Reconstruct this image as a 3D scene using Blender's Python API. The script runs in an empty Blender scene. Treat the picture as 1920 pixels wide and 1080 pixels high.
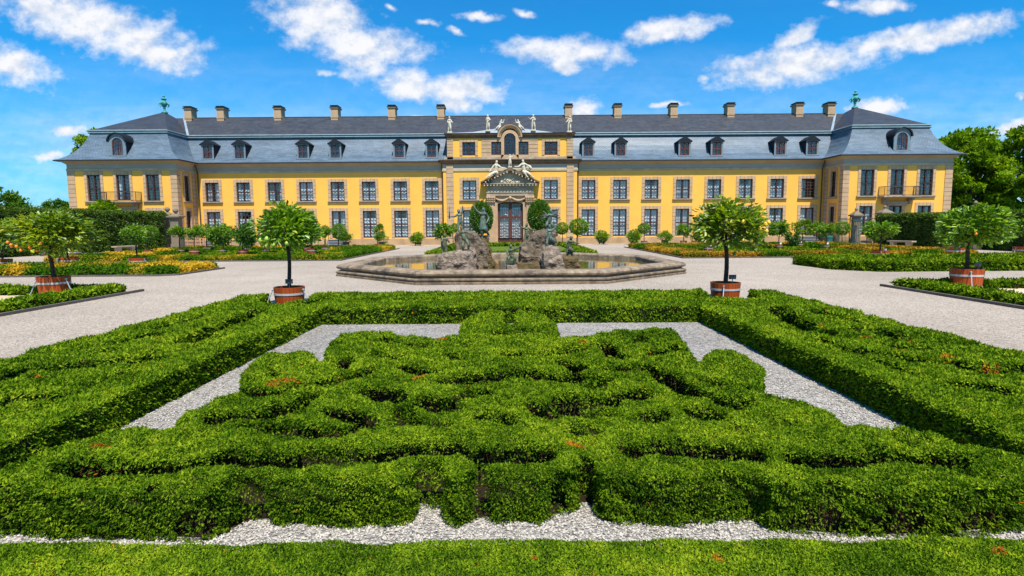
import bpy, math, random
import numpy as np
from mathutils import Vector, Matrix

random.seed(7)
RNG = np.random.RandomState(11)
R = math.radians
scene = bpy.context.scene
COL = scene.collection
SUN_EL, SUN_AZ = R(61), R(14)
CX = -0.12            # centre line of the palace
FY = 64.0             # plane of the wing walls

# ------------------------------------------------------------------ helpers
def tag(o, label=None, cat=None, group=None, kind=None):
    if label: o['label'] = label
    if cat: o['category'] = cat
    if group: o['group'] = group
    if kind: o['kind'] = kind
    return o

def empty(name, loc, rz=0.0, label=None, cat=None, group=None, parent=None):
    o = bpy.data.objects.new(name, None)
    COL.objects.link(o)
    o.empty_display_size = 0.2
    o.location = loc
    o.rotation_euler = (0, 0, rz)
    if parent: o.parent = parent
    return tag(o, label, cat, group)

def link(name, me, parent=None, loc=None, rz=None):
    o = bpy.data.objects.new(name, me)
    COL.objects.link(o)
    if parent: o.parent = parent
    if loc is not None: o.location = loc
    if rz is not None: o.rotation_euler = (0, 0, rz)
    return o

def copy_tree(o, parent=None):
    c = o.copy()
    COL.objects.link(c)
    c.parent = parent
    for ch in list(o.children):
        copy_tree(ch, c)
    return c

class MB:
    def __init__(s):
        s.v = []; s.f = []; s.m = []; s.uv = []
    def add(s, verts, faces, mi=0, uvs=None):
        b = len(s.v)
        s.v.extend(verts)
        for i, f in enumerate(faces):
            s.f.append([b + k for k in f]); s.m.append(mi)
            s.uv.append(uvs[i] if uvs else None)
        return s
    def quad(s, a, b, c, d, mi=0, uv=None):
        return s.add([a, b, c, d], [(0, 1, 2, 3)], mi, [uv] if uv else None)
    def box(s, x0, x1, y0, y1, z0, z1, mi=0):
        v = [(x0,y0,z0),(x1,y0,z0),(x1,y1,z0),(x0,y1,z0),(x0,y0,z1),(x1,y0,z1),(x1,y1,z1),(x0,y1,z1)]
        return s.add(v, [(0,3,2,1),(4,5,6,7),(0,1,5,4),(1,2,6,5),(2,3,7,6),(3,0,4,7)], mi)
    def taper(s, cx, cy, z0, z1, w0, d0, w1, d1, mi=0):
        v = []
        for z, w, d in ((z0, w0, d0), (z1, w1, d1)):
            v += [(cx-w/2,cy-d/2,z),(cx+w/2,cy-d/2,z),(cx+w/2,cy+d/2,z),(cx-w/2,cy+d/2,z)]
        return s.add(v, [(0,3,2,1),(4,5,6,7),(0,1,5,4),(1,2,6,5),(2,3,7,6),(3,0,4,7)], mi)
    def tube(s, a, b, r0, r1=None, n=6, mi=0):
        r1 = r0 if r1 is None else r1
        a, b = Vector(a), Vector(b)
        d = (b - a)
        if d.length < 1e-6: return s
        d.normalize()
        u = d.orthogonal().normalized(); w = d.cross(u)
        v = []
        for p, r in ((a, r0), (b, r1)):
            for k in range(n):
                t = 2*math.pi*k/n
                v.append(tuple(p + u*(r*math.cos(t)) + w*(r*math.sin(t))))
        fs = [(k, (k+1) % n, n+(k+1) % n, n+k) for k in range(n)]
        fs += [tuple(range(n-1, -1, -1)), tuple(range(n, 2*n))]
        return s.add(v, fs, mi)
    def lathe(s, prof, cx=0, cy=0, z=0, n=16, mi=0, cap=True):
        v = []; m = len(prof)
        for k in range(n):
            t = 2*math.pi*k/n
            for r, h in prof:
                v.append((cx + r*math.cos(t), cy + r*math.sin(t), z + h))
        fs = []
        for k in range(n):
            k2 = (k+1) % n
            for j in range(m-1):
                fs.append((k*m+j, k2*m+j, k2*m+j+1, k*m+j+1))
        if cap:
            fs.append(tuple(k*m for k in range(n-1, -1, -1)))
            fs.append(tuple(k*m+m-1 for k in range(n)))
        return s.add(v, fs, mi)
    def prism(s, pts, y0, y1, mi=0):
        """outline in x,z (counter-clockwise seen from -y) between y0 and y1"""
        n = len(pts)
        v = [(x, y0, z) for x, z in pts] + [(x, y1, z) for x, z in pts]
        fs = [tuple(range(n)), tuple(range(2*n-1, n-1, -1))]
        fs += [(k, n+k, n+(k+1) % n, (k+1) % n) for k in range(n)]
        return s.add(v, fs, mi)
    def sweep(s, prof, path, closed=False, mi=0):
        """prof: (outward offset, z); outward = right-hand side of the path"""
        n = len(path); P = [Vector(p) for p in path]
        offs = []
        for i in range(n):
            if closed or 0 < i < n-1:
                d0 = (P[i] - P[i-1]).normalized(); d1 = (P[(i+1) % n] - P[i]).normalized()
            elif i == 0:
                d0 = d1 = (P[1] - P[0]).normalized()
            else:
                d0 = d1 = (P[i] - P[i-1]).normalized()
            n0 = Vector((d0.y, -d0.x)); n1 = Vector((d1.y, -d1.x))
            bis = n0 + n1
            offs.append(bis / max(0.2, bis.dot(n0)))
        L = [0.0]
        for i in range(1, n + (1 if closed else 0)):
            L.append(L[-1] + (P[i % n] - P[i-1]).length)
        S = [0.0]
        for j in range(1, len(prof)):
            S.append(S[-1] + math.hypot(prof[j][0]-prof[j-1][0], prof[j][1]-prof[j-1][1]))
        m = len(prof); v = []
        for i in range(n):
            for o, z in prof:
                q = P[i] + offs[i]*o
                v.append((q.x, q.y, z))
        fs = []; uvs = []
        for i in range(n if closed else n-1):
            i2 = (i+1) % n
            for j in range(m-1):
                fs.append((i*m+j, i2*m+j, i2*m+j+1, i*m+j+1))
                uvs.append([(L[i], S[j]), (L[i+1], S[j]), (L[i+1], S[j+1]), (L[i], S[j+1])])
        return s.add(v, fs, mi, uvs)
    def mesh(s, name, mats, smooth=False):
        me = bpy.data.meshes.new(name)
        me.from_pydata(s.v, [], s.f)
        for m in (mats if isinstance(mats, (list, tuple)) else [mats]):
            me.materials.append(m)
        me.polygons.foreach_set('material_index', s.m)
        if any(u is not None for u in s.uv):
            lay = me.uv_layers.new(name='UVMap')
            for p, u in zip(me.polygons, s.uv):
                if u:
                    for li, c in zip(p.loop_indices, u):
                        lay.data[li].uv = c
        if smooth:
            me.polygons.foreach_set('use_smooth', [True]*len(me.polygons))
        me.update()
        return me
    def build(s, name, mats, parent=None, loc=None, rz=None, smooth=False):
        return link(name, s.mesh(name, mats, smooth), parent, loc, rz)

def fast_mesh(name, V, F, mats, tone=None, mi=None, smooth=False):
    """V (n,3), F (m,k) numpy arrays"""
    me = bpy.data.meshes.new(name)
    k = F.shape[1]
    me.vertices.add(len(V)); me.vertices.foreach_set('co', np.ascontiguousarray(V, dtype=np.float32).ravel())
    me.loops.add(F.size); me.loops.foreach_set('vertex_index', np.ascontiguousarray(F, dtype=np.int32).ravel())
    me.polygons.add(len(F))
    me.polygons.foreach_set('loop_start', np.arange(0, F.size, k, dtype=np.int32))
    for m in (mats if isinstance(mats, (list, tuple)) else [mats]):
        me.materials.append(m)
    if mi is not None: me.polygons.foreach_set('material_index', np.ascontiguousarray(mi, dtype=np.int32))
    me.polygons.foreach_set('use_smooth', np.full(len(F), smooth))
    if tone is not None:
        a = me.attributes.new('tone', 'FLOAT', 'POINT')
        a.data.foreach_set('value', np.ascontiguousarray(tone, dtype=np.float32))
    me.update(calc_edges=True)
    return me

# ------------------------------------------------------------------ materials
def nt_new(name):
    m = bpy.data.materials.new(name)
    m.use_nodes = True
    nt = m.node_tree
    for n in list(nt.nodes): nt.nodes.remove(n)
    out = nt.nodes.new('ShaderNodeOutputMaterial')
    return m, nt, out

def N(nt, kind, **kw):
    n = nt.nodes.new(kind)
    for k, v in kw.items():
        if k.startswith('i_'):
            n.inputs[k[2:].replace('_', ' ')].default_value = v
        else:
            setattr(n, k, v)
    return n

def ramp(nt, stops):
    n = nt.nodes.new('ShaderNodeValToRGB')
    cr = n.color_ramp
    while len(cr.elements) > 1: cr.elements.remove(cr.elements[-1])
    cr.elements[0].position = stops[0][0]; cr.elements[0].color = (*stops[0][1], 1)
    for p, c in stops[1:]:
        e = cr.elements.new(p); e.color = (*c, 1)
    return n

def c3(c, k): return tuple(min(1, x*k) for x in c)

def mat(name, col, rough=0.7, var=0.18, scale=3.0, bump=0.0, bscale=40.0, metal=0.0, spec=0.4, streak=0.0, dirt=None, dirt_amt=0.5, dscale=None):
    m, nt, out = nt_new(name)
    p = N(nt, 'ShaderNodeBsdfPrincipled')
    p.inputs['Roughness'].default_value = rough
    p.inputs['Metallic'].default_value = metal
    p.inputs['Specular IOR Level'].default_value = spec
    tc = N(nt, 'ShaderNodeTexCoord')
    n1 = N(nt, 'ShaderNodeTexNoise', i_Scale=scale, i_Detail=6.0, i_Roughness=0.6)
    if streak:
        mp = N(nt, 'ShaderNodeMapping'); mp.inputs['Scale'].default_value = (1, 1, streak)
        nt.links.new(tc.outputs['Object'], mp.inputs[0]); nt.links.new(mp.outputs[0], n1.inputs['Vector'])
    else:
        nt.links.new(tc.outputs['Object'], n1.inputs['Vector'])
    rp = ramp(nt, [(0.25, c3(col, 1-var)), (0.5, col), (0.75, c3(col, 1+var))])
    nt.links.new(n1.outputs['Fac'], rp.inputs[0])
    csock = rp.outputs[0]
    if dirt:
        n2 = N(nt, 'ShaderNodeTexNoise', i_Scale=dscale or scale*0.35, i_Detail=9.0, i_Roughness=0.75)
        nt.links.new(tc.outputs['Object'], n2.inputs['Vector'])
        r2 = ramp(nt, [(0.45, (0, 0, 0)), (0.68, (dirt_amt,)*3)])
        nt.links.new(n2.outputs['Fac'], r2.inputs[0])
        mx = N(nt, 'ShaderNodeMix', data_type='RGBA')
        nt.links.new(r2.outputs[0], mx.inputs['Factor']); nt.links.new(csock, mx.inputs['A'])
        mx.inputs['B'].default_value = (*dirt, 1)
        csock = mx.outputs['Result']
    nt.links.new(csock, p.inputs['Base Color'])
    if bump:
        nb = N(nt, 'ShaderNodeTexNoise', i_Scale=bscale, i_Detail=5.0)
        nt.links.new(tc.outputs['Object'], nb.inputs['Vector'])
        b = N(nt, 'ShaderNodeBump', i_Strength=bump, i_Distance=0.05)
        nt.links.new(nb.outputs['Fac'], b.inputs['Height']); nt.links.new(b.outputs[0], p.inputs['Normal'])
    nt.links.new(p.outputs[0], out.inputs[0])
    return m

def slate_mat(name, c1, c2, mort, rough, spec, rowh=0.22, w=0.5, stain=None):
    m, nt, out = nt_new(name)
    p = N(nt, 'ShaderNodeBsdfPrincipled')
    p.inputs['Roughness'].default_value = rough; p.inputs['Specular IOR Level'].default_value = spec
    uv = N(nt, 'ShaderNodeUVMap')
    br = N(nt, 'ShaderNodeTexBrick')
    br.offset = 0.5
    for k, v in (('Scale', 1.0), ('Mortar Size', 0.022), ('Mortar Smooth', 0.3), ('Bias', 0.0), ('Brick Width', w), ('Row Height', rowh)):
        br.inputs[k].default_value = v
    br.inputs['Color1'].default_value = (*c1, 1); br.inputs['Color2'].default_value = (*c2, 1); br.inputs['Mortar'].default_value = (*mort, 1)
    nt.links.new(uv.outputs[0], br.inputs['Vector'])
    n1 = N(nt, 'ShaderNodeTexNoise', i_Scale=0.8, i_Detail=8.0, i_Roughness=0.7)
    mp = N(nt, 'ShaderNodeMapping'); mp.inputs['Scale'].default_value = (0.6, 2.2, 1)
    nt.links.new(uv.outputs[0], mp.inputs[0]); nt.links.new(mp.outputs[0], n1.inputs['Vector'])
    r1 = ramp(nt, [(0.3, (0.62,)*3), (0.7, (1.45,)*3)])
    nt.links.new(n1.outputs['Fac'], r1.inputs[0])
    mx = N(nt, 'ShaderNodeMix', data_type='RGBA', blend_type='MULTIPLY')
    mx.inputs['Factor'].default_value = 1.0
    nt.links.new(br.outputs['Color'], mx.inputs['A']); nt.links.new(r1.outputs[0], mx.inputs['B'])
    cs = mx.outputs['Result']
    if stain:
        n2 = N(nt, 'ShaderNodeTexNoise', i_Scale=2.0, i_Detail=6.0, i_Roughness=0.65)
        mp2 = N(nt, 'ShaderNodeMapping'); mp2.inputs['Scale'].default_value = (1.2, 0.28, 1)
        mp2.inputs['Rotation'].default_value = (0, 0, 0.35)
        nt.links.new(uv.outputs[0], mp2.inputs[0]); nt.links.new(mp2.outputs[0], n2.inputs['Vector'])
        r2 = ramp(nt, [(0.5, (0, 0, 0)), (0.72, (0.6,)*3)])
        nt.links.new(n2.outputs['Fac'], r2.inputs[0])
        m2 = N(nt, 'ShaderNodeMix', data_type='RGBA')
        nt.links.new(r2.outputs[0], m2.inputs['Factor']); nt.links.new(cs, m2.inputs['A']); m2.inputs['B'].default_value = (*stain, 1)
        cs = m2.outputs['Result']
    nt.links.new(cs, p.inputs['Base Color'])
    b = N(nt, 'ShaderNodeBump', i_Strength=0.35, i_Distance=0.02)
    nt.links.new(br.outputs['Fac'], b.inputs['Height']); b.invert = True
    nt.links.new(b.outputs[0], p.inputs['Normal'])
    nt.links.new(p.outputs[0], out.inputs[0])
    return m

def leaf_mat(name, stops, trans=0.3, gloss=0.06):
    m, nt, out = nt_new(name)
    at = N(nt, 'ShaderNodeAttribute', attribute_name='tone')
    rp = ramp(nt, stops)
    nt.links.new(at.outputs['Fac'], rp.inputs[0])
    df = N(nt, 'ShaderNodeBsdfDiffuse'); tr = N(nt, 'ShaderNodeBsdfTranslucent')
    nt.links.new(rp.outputs[0], df.inputs[0])
    hs = N(nt, 'ShaderNodeHueSaturation', i_Saturation=1.1, i_Value=1.15)
    nt.links.new(rp.outputs[0], hs.inputs['Color']); nt.links.new(hs.outputs[0], tr.inputs[0])
    mx = N(nt, 'ShaderNodeMixShader'); mx.inputs[0].default_value = trans
    nt.links.new(df.outputs[0], mx.inputs[1]); nt.links.new(tr.outputs[0], mx.inputs[2])
    if gloss == 0:
        nt.links.new(mx.outputs[0], out.inputs[0]); return m
    gl = N(nt, 'ShaderNodeBsdfGlossy'); gl.inputs['Roughness'].default_value = 0.42
    m2 = N(nt, 'ShaderNodeMixShader'); m2.inputs[0].default_value = gloss
    nt.links.new(mx.outputs[0], m2.inputs[1]); nt.links.new(gl.outputs[0], m2.inputs[2])
    nt.links.new(m2.outputs[0], out.inputs[0])
    return m

def glass_mat(name):
    m, nt, out = nt_new(name)
    fr = N(nt, 'ShaderNodeLayerWeight', i_Blend=0.25)
    ma = N(nt, 'ShaderNodeMath', operation='MULTIPLY_ADD'); ma.inputs[1].default_value = 0.55; ma.inputs[2].default_value = 0.10
    nt.links.new(fr.outputs['Facing'], ma.inputs[0])
    tr = N(nt, 'ShaderNodeBsdfTransparent'); tr.inputs[0].default_value = (0.86, 0.92, 0.95, 1)
    gl = N(nt, 'ShaderNodeBsdfGlossy'); gl.inputs['Roughness'].default_value = 0.015
    mx = N(nt, 'ShaderNodeMixShader')
    nt.links.new(ma.outputs[0], mx.inputs[0]); nt.links.new(tr.outputs[0], mx.inputs[1]); nt.links.new(gl.outputs[0], mx.inputs[2])
    nt.links.new(mx.outputs[0], out.inputs[0])
    return m

def gravel_mat(name, a, b, c, scale, bump, big=0.25):
    m, nt, out = nt_new(name)
    p = N(nt, 'ShaderNodeBsdfPrincipled'); p.inputs['Roughness'].default_value = 0.9; p.inputs['Specular IOR Level'].default_value = 0.2
    tc = N(nt, 'ShaderNodeTexCoord')
    vo = N(nt, 'ShaderNodeTexVoronoi', i_Scale=scale)
    nt.links.new(tc.outputs['Object'], vo.inputs['Vector'])
    rp = ramp(nt, [(0.0, a), (0.5, b), (1.0, c)])
    sep = N(nt, 'ShaderNodeSeparateColor'); nt.links.new(vo.outputs['Color'], sep.inputs[0])
    nt.links.new(sep.outputs[0], rp.inputs[0])
    n2 = N(nt, 'ShaderNodeTexNoise', i_Scale=big, i_Detail=8.0, i_Roughness=0.7)
    nt.links.new(tc.outputs['Object'], n2.inputs['Vector'])
    r2 = ramp(nt, [(0.3, (0.78, 0.765, 0.75)), (0.7, (1.12, 1.12, 1.12))])
    nt.links.new(n2.outputs['Fac'], r2.inputs[0])
    n3 = N(nt, 'ShaderNodeTexNoise', i_Scale=9.0, i_Detail=7.0, i_Roughness=0.8)
    nt.links.new(tc.outputs['Object'], n3.inputs['Vector'])
    r3 = ramp(nt, [(0.3, (0.8, 0.79, 0.78)), (0.7, (1.12, 1.12, 1.12))])
    nt.links.new(n3.outputs['Fac'], r3.inputs[0])
    mx = N(nt, 'ShaderNodeMix', data_type='RGBA', blend_type='MULTIPLY'); mx.inputs['Factor'].default_value = 1
    nt.links.new(rp.outputs[0], mx.inputs['A']); nt.links.new(r2.outputs[0], mx.inputs['B'])
    m3 = N(nt, 'ShaderNodeMix', data_type='RGBA', blend_type='MULTIPLY'); m3.inputs['Factor'].default_value = 1
    nt.links.new(mx.outputs['Result'], m3.inputs['A']); nt.links.new(r3.outputs[0], m3.inputs['B'])
    nt.links.new(m3.outputs['Result'], p.inputs['Base Color'])
    bp = N(nt, 'ShaderNodeBump', i_Strength=bump, i_Distance=0.02); bp.invert = True
    nt.links.new(vo.outputs['Distance'], bp.inputs['Height']); nt.links.new(bp.outputs[0], p.inputs['Normal'])
    nt.links.new(p.outputs[0], out.inputs[0])
    return m

M = {}
M['yellow'] = mat('yellow_render', (0.86, 0.455, 0.078), 0.85, 0.05, 0.6, 0.05, 30, spec=0.2, dirt=(0.67, 0.355, 0.085), dirt_amt=0.45, streak=0.25, dscale=0.5)
M['stone'] = mat('sandstone', (0.50, 0.335, 0.20), 0.85, 0.22, 1.6, 0.2, 25, spec=0.2, dirt=(0.36, 0.25, 0.16), dirt_amt=0.55)
M['stone_joint'] = mat('mortar_joint', (0.14, 0.09, 0.055), 0.9, 0.2, 3, spec=0.1)
M['stone_grey'] = mat('grey_sandstone', (0.43, 0.345, 0.25), 0.85, 0.25, 1.2, 0.2, 20, spec=0.2, dirt=(0.14, 0.11, 0.09), dirt_amt=0.8)
M['stone_dark'] = mat('weathered_cornice_stone', (0.17, 0.115, 0.075), 0.9, 0.3, 1.5, 0.2, 20, spec=0.2, dirt=(0.06, 0.05, 0.045), dirt_amt=0.8)
M['pier'] = mat('lichen_pier_stone', (0.24, 0.185, 0.13), 0.9, 0.3, 2.0, 0.2, 18, spec=0.2, dirt=(0.10, 0.085, 0.065), dirt_amt=0.8, dscale=2.0)
M['frieze'] = mat('blue_grey_frieze', (0.375, 0.36, 0.315), 0.85, 0.08, 0.8, spec=0.2, dirt=(0.30, 0.29, 0.24), dirt_amt=0.6)
M['cornice'] = mat('tan_cornice', (0.40, 0.31, 0.19), 0.85, 0.15, 0.8, spec=0.2)
M['frieze_stone'] = mat('pale_string_course', (0.48, 0.39, 0.25), 0.85, 0.2, 1.0, spec=0.2, dirt=(0.28, 0.24, 0.17), dirt_amt=0.6)
M['plinth'] = mat('plinth_stone', (0.47, 0.30, 0.16), 0.9, 0.25, 0.9, 0.2, 14, spec=0.2, dirt=(0.26, 0.18, 0.11), dirt_amt=0.7)
M['slate_low'] = slate_mat('slate_mansard', (0.085, 0.132, 0.180), (0.125, 0.175, 0.225), (0.045, 0.065, 0.09), 0.48, 0.5, 0.16, 0.34, stain=(0.085, 0.12, 0.17))
M['slate_up'] = slate_mat('slate_upper', (0.026, 0.034, 0.048), (0.052, 0.056, 0.066), (0.02, 0.02, 0.026), 0.55, 0.4, 0.20, 0.42, stain=(0.064, 0.056, 0.056))
M['lead'] = mat('lead_flashing', (0.24, 0.30, 0.34), 0.5, 0.25, 2.0, spec=0.5)
M['copper'] = mat('blue_green_copper', (0.10, 0.19, 0.22), 0.5, 0.3, 2.5, spec=0.5, streak=0.2)
M['lead_pale'] = mat('pale_lead_roof', (0.27, 0.31, 0.345), 0.6, 0.15, 2.0, spec=0.3)
M['eave'] = mat('dark_gutter', (0.03, 0.032, 0.038), 0.5, 0.2, 3)
M['dormer'] = mat('dark_slate_cladding', (0.012, 0.016, 0.022), 0.75, 0.3, 3, spec=0.2)
M['dormer_front'] = mat('grey_blue_dormer_board', (0.16, 0.22, 0.26), 0.6, 0.2, 3)
M['wood'] = mat('dark_brown_joinery', (0.050, 0.018, 0.014), 0.5, 0.25, 4, spec=0.4)
M['door_wood'] = mat('brown_door_wood', (0.10, 0.030, 0.020), 0.5, 0.25, 3, spec=0.4)
M['muntin'] = mat('pale_glazing_bar', (0.13, 0.105, 0.09), 0.6, 0.15, 4)
M['glass'] = glass_mat('window_glass')
M['curtain'] = mat('white_curtain_cloth', (0.80, 0.81, 0.83), 0.9, 0.12, 6.0, spec=0.1)
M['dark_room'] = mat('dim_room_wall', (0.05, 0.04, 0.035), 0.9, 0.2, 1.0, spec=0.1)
M['iron'] = mat('dark_iron', (0.035, 0.036, 0.038), 0.5, 0.2, 6)
M['pipe'] = mat('brown_drainpipe', (0.075, 0.045, 0.03), 0.5, 0.2, 4)
M['statue_stone'] = mat('pale_statue_stone', (0.62, 0.56, 0.44), 0.85, 0.25, 5.0, 0.2, 30, spec=0.2, dirt=(0.25, 0.22, 0.17), dirt_amt=0.7)
M['verdigris'] = mat('bright_verdigris', (0.06, 0.34, 0.29), 0.7, 0.25, 4, dirt=(0.03, 0.12, 0.11), dirt_amt=0.9, dscale=5)
M['bronze'] = mat('green_bronze', (0.070, 0.078, 0.045), 0.6, 0.5, 6.0, 0.3, 25, spec=0.4, dirt=(0.20, 0.26, 0.13), dirt_amt=0.6, dscale=7)
M['bronze_blue'] = mat('blue_green_bronze', (0.052, 0.068, 0.050), 0.55, 0.5, 6.0, 0.3, 25, spec=0.4, dirt=(0.22, 0.33, 0.25), dirt_amt=0.75, dscale=7)
M['rock'] = mat('tufa_rock', (0.185, 0.140, 0.100), 0.95, 0.6, 7.0, 1.0, 18, spec=0.15, dirt=(0.045, 0.034, 0.022), dirt_amt=0.9, dscale=3)
M['rock_pink'] = mat('pinkish_pale_rock', (0.28, 0.215, 0.165), 0.95, 0.6, 7.0, 1.0, 18, spec=0.15, dirt=(0.10, 0.062, 0.042), dirt_amt=0.9, dscale=3)
M['rock_brown'] = mat('mossy_brown_rock', (0.135, 0.092, 0.045), 0.95, 0.5, 5.0, 1.0, 16, spec=0.15, dirt=(0.05, 0.045, 0.016), dirt_amt=0.8, dscale=4)
M['basin'] = mat('weathered_basin_stone', (0.29, 0.215, 0.145), 0.88, 0.5, 5.0, 0.4, 14, spec=0.25, dirt=(0.060, 0.048, 0.038), dirt_amt=1.0, dscale=1.5)
M['basin_low'] = mat('stained_basin_plinth', (0.22, 0.165, 0.11), 0.9, 0.45, 4.0, 0.35, 14, spec=0.2, dirt=(0.055, 0.045, 0.04), dirt_amt=0.95, dscale=1.8)
M['tub'] = mat('red_brown_stave_wood', (0.36, 0.066, 0.012), 0.55, 0.28, 5.0, spec=0.25, streak=0.15)
M['tub_dull'] = mat('dull_red_tub_wood', (0.26, 0.055, 0.018), 0.6, 0.25, 5.0, spec=0.4, streak=0.15)
M['tub_black'] = mat('black_planter', (0.02, 0.02, 0.024), 0.5, 0.2, 5.0)
M['hoop'] = mat('galvanised_hoop', (0.42, 0.41, 0.40), 0.45, 0.15, 6.0, spec=0.6)
M['soil'] = mat('dark_soil', (0.055, 0.035, 0.022), 0.95, 0.4, 20)
M['bark'] = mat('dark_bark', (0.055, 0.035, 0.022), 0.9, 0.4, 12, 0.5, 30, streak=0.25)
M['bark_pale'] = mat('brown_bark', (0.13, 0.075, 0.04), 0.9, 0.35, 12, 0.5, 30, streak=0.25)
M['sign_dark'] = mat('dark_plant_label', (0.03, 0.045, 0.06), 0.4, 0.1, 5)
M['sign_white'] = mat('white_plant_label', (0.8, 0.79, 0.75), 0.5, 0.05, 5)
M['rod'] = mat('grey_steel_rod', (0.33, 0.40, 0.42), 0.4, 0.1, 5, spec=0.6)
M['lemon'] = mat('lemon_skin', (0.80, 0.50, 0.03), 0.4, 0.1, 20, spec=0.5)
M['lime'] = mat('green_fruit_skin', (0.36, 0.50, 0.05), 0.4, 0.1, 20, spec=0.5)
M['orange'] = mat('orange_skin', (0.75, 0.20, 0.015), 0.45, 0.12, 20, spec=0.5)
M['core'] = mat('hedge_twig_core', (0.030, 0.026, 0.012), 0.95, 0.5, 14, 0.6, 30, spec=0.05)
M['core_dry'] = mat('dry_twig_core', (0.060, 0.034, 0.022), 0.95, 0.75, 45, 1.0, 60, spec=0.05, streak=0.12, dirt=(0.15, 0.085, 0.055), dirt_amt=0.9, dscale=9)
M['kerb'] = mat('dark_kerb_edging', (0.11, 0.09, 0.075), 0.9, 0.3, 5)
M['sand'] = gravel_mat('warm_sand', (0.52, 0.40, 0.25), (0.62, 0.49, 0.32), (0.66, 0.54, 0.38), 60, 0.2)
M['path'] = gravel_mat('pale_path_gravel', (0.25, 0.20, 0.155), (0.41, 0.342, 0.277), (0.55, 0.475, 0.40), 42, 0.6, 0.16)
M['pebble_bed'] = gravel_mat('white_grey_pebbles', (0.13, 0.12, 0.11), (0.31, 0.285, 0.26), (0.50, 0.465, 0.425), 42, 0.9, 0.5)
M['pebble'] = mat('white_pebble', (0.50, 0.455, 0.395), 0.7, 0.25, 25, spec=0.3)
M['pebble_grey'] = mat('grey_pebble', (0.27, 0.245, 0.22), 0.7, 0.25, 25, spec=0.3)
M['far_grass'] = mat('far_meadow', (0.06, 0.10, 0.025), 0.95, 0.3, 0.2, spec=0.1)
M['lawn'] = mat('short_lawn', (0.085, 0.15, 0.018), 0.95, 0.35, 1.5, 0.5, 60, spec=0.1, dirt=(0.16, 0.15, 0.03), dirt_amt=0.5)
M['steel_step'] = mat('grey_metal_step', (0.28, 0.30, 0.32), 0.5, 0.15, 5, spec=0.5)
M['rail_wood'] = mat('pinkish_rail_wood', (0.42, 0.25, 0.16), 0.7, 0.2, 5)
M['gate_green'] = mat('green_gate_paint', (0.028, 0.070, 0.068), 0.5, 0.2, 4, spec=0.4)
M['bin_green'] = mat('teal_bin_plastic', (0.012, 0.14, 0.13), 0.4, 0.15, 4, spec=0.5)
HEDGE = [(0.0, (0.018, 0.048, 0.004)), (0.25, (0.058, 0.122, 0.006)), (0.5, (0.134, 0.224, 0.010)), (0.75, (0.228, 0.326, 0.014)), (0.92, (0.345, 0.41, 0.020)), (0.945, (0.36, 0.33, 0.02)), (0.96, (0.55, 0.19, 0.016)), (1.0, (0.28, 0.09, 0.02))]
M['hedge'] = leaf_mat('thuja_sprig', HEDGE, 0.22, 0.0)
M['litter'] = mat('brown_leaf_litter', (0.026, 0.019, 0.011), 0.95, 0.6, 30, 1.0, 60, spec=0.05, dirt=(0.085, 0.052, 0.030), dirt_amt=0.8, dscale=18)
M['yew'] = leaf_mat('dark_hornbeam_leaf', [(0, (0.024, 0.058, 0.005)), (0.5, (0.072, 0.135, 0.010)), (0.85, (0.15, 0.225, 0.016)), (1, (0.24, 0.30, 0.028))], 0.25, 0.02)
M['gold'] = leaf_mat('golden_hedge_sprig', [(0.0, (0.06, 0.145, 0.008)), (0.42, (0.13, 0.22, 0.012)), (0.55, (0.32, 0.26, 0.02)), (0.8, (0.56, 0.34, 0.022)), (1.0, (0.66, 0.43, 0.04))], 0.25, 0.0)
M['rust'] = leaf_mat('rusty_hedge_sprig', [(0.0, (0.055, 0.14, 0.008)), (0.4, (0.12, 0.20, 0.012)), (0.6, (0.24, 0.185, 0.018)), (0.85, (0.36, 0.18, 0.018)), (1.0, (0.50, 0.30, 0.03))], 0.25, 0.0)
M['citrus'] = leaf_mat('glossy_citrus_leaf', [(0, (0.050, 0.120, 0.007)), (0.4, (0.150, 0.290, 0.011)), (0.75, (0.28, 0.44, 0.016)), (1, (0.46, 0.54, 0.028))], 0.40, 0.05)
M['citrus_y'] = leaf_mat('yellowing_citrus_leaf', [(0, (0.060, 0.120, 0.008)), (0.4, (0.175, 0.285, 0.012)), (0.75, (0.33, 0.42, 0.018)), (1, (0.56, 0.48, 0.035))], 0.40, 0.05)
M['clipped'] = leaf_mat('clipped_laurel_leaf', [(0, (0.026, 0.080, 0.007)), (0.5, (0.078, 0.180, 0.012)), (0.85, (0.15, 0.28, 0.018)), (1, (0.22, 0.34, 0.024))], 0.28, 0.04)
M['tree_leaf'] = leaf_mat('broad_tree_leaf', [(0, (0.050, 0.105, 0.007)), (0.45, (0.165, 0.275, 0.014)), (0.8, (0.29, 0.42, 0.02)), (1, (0.40, 0.48, 0.035))], 0.45, 0.0)
M['tree_leaf_dark'] = leaf_mat('dark_tree_leaf', [(0, (0.025, 0.070, 0.008)), (0.5, (0.075, 0.165, 0.016)), (1, (0.17, 0.27, 0.025))], 0.38, 0.0)

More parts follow.
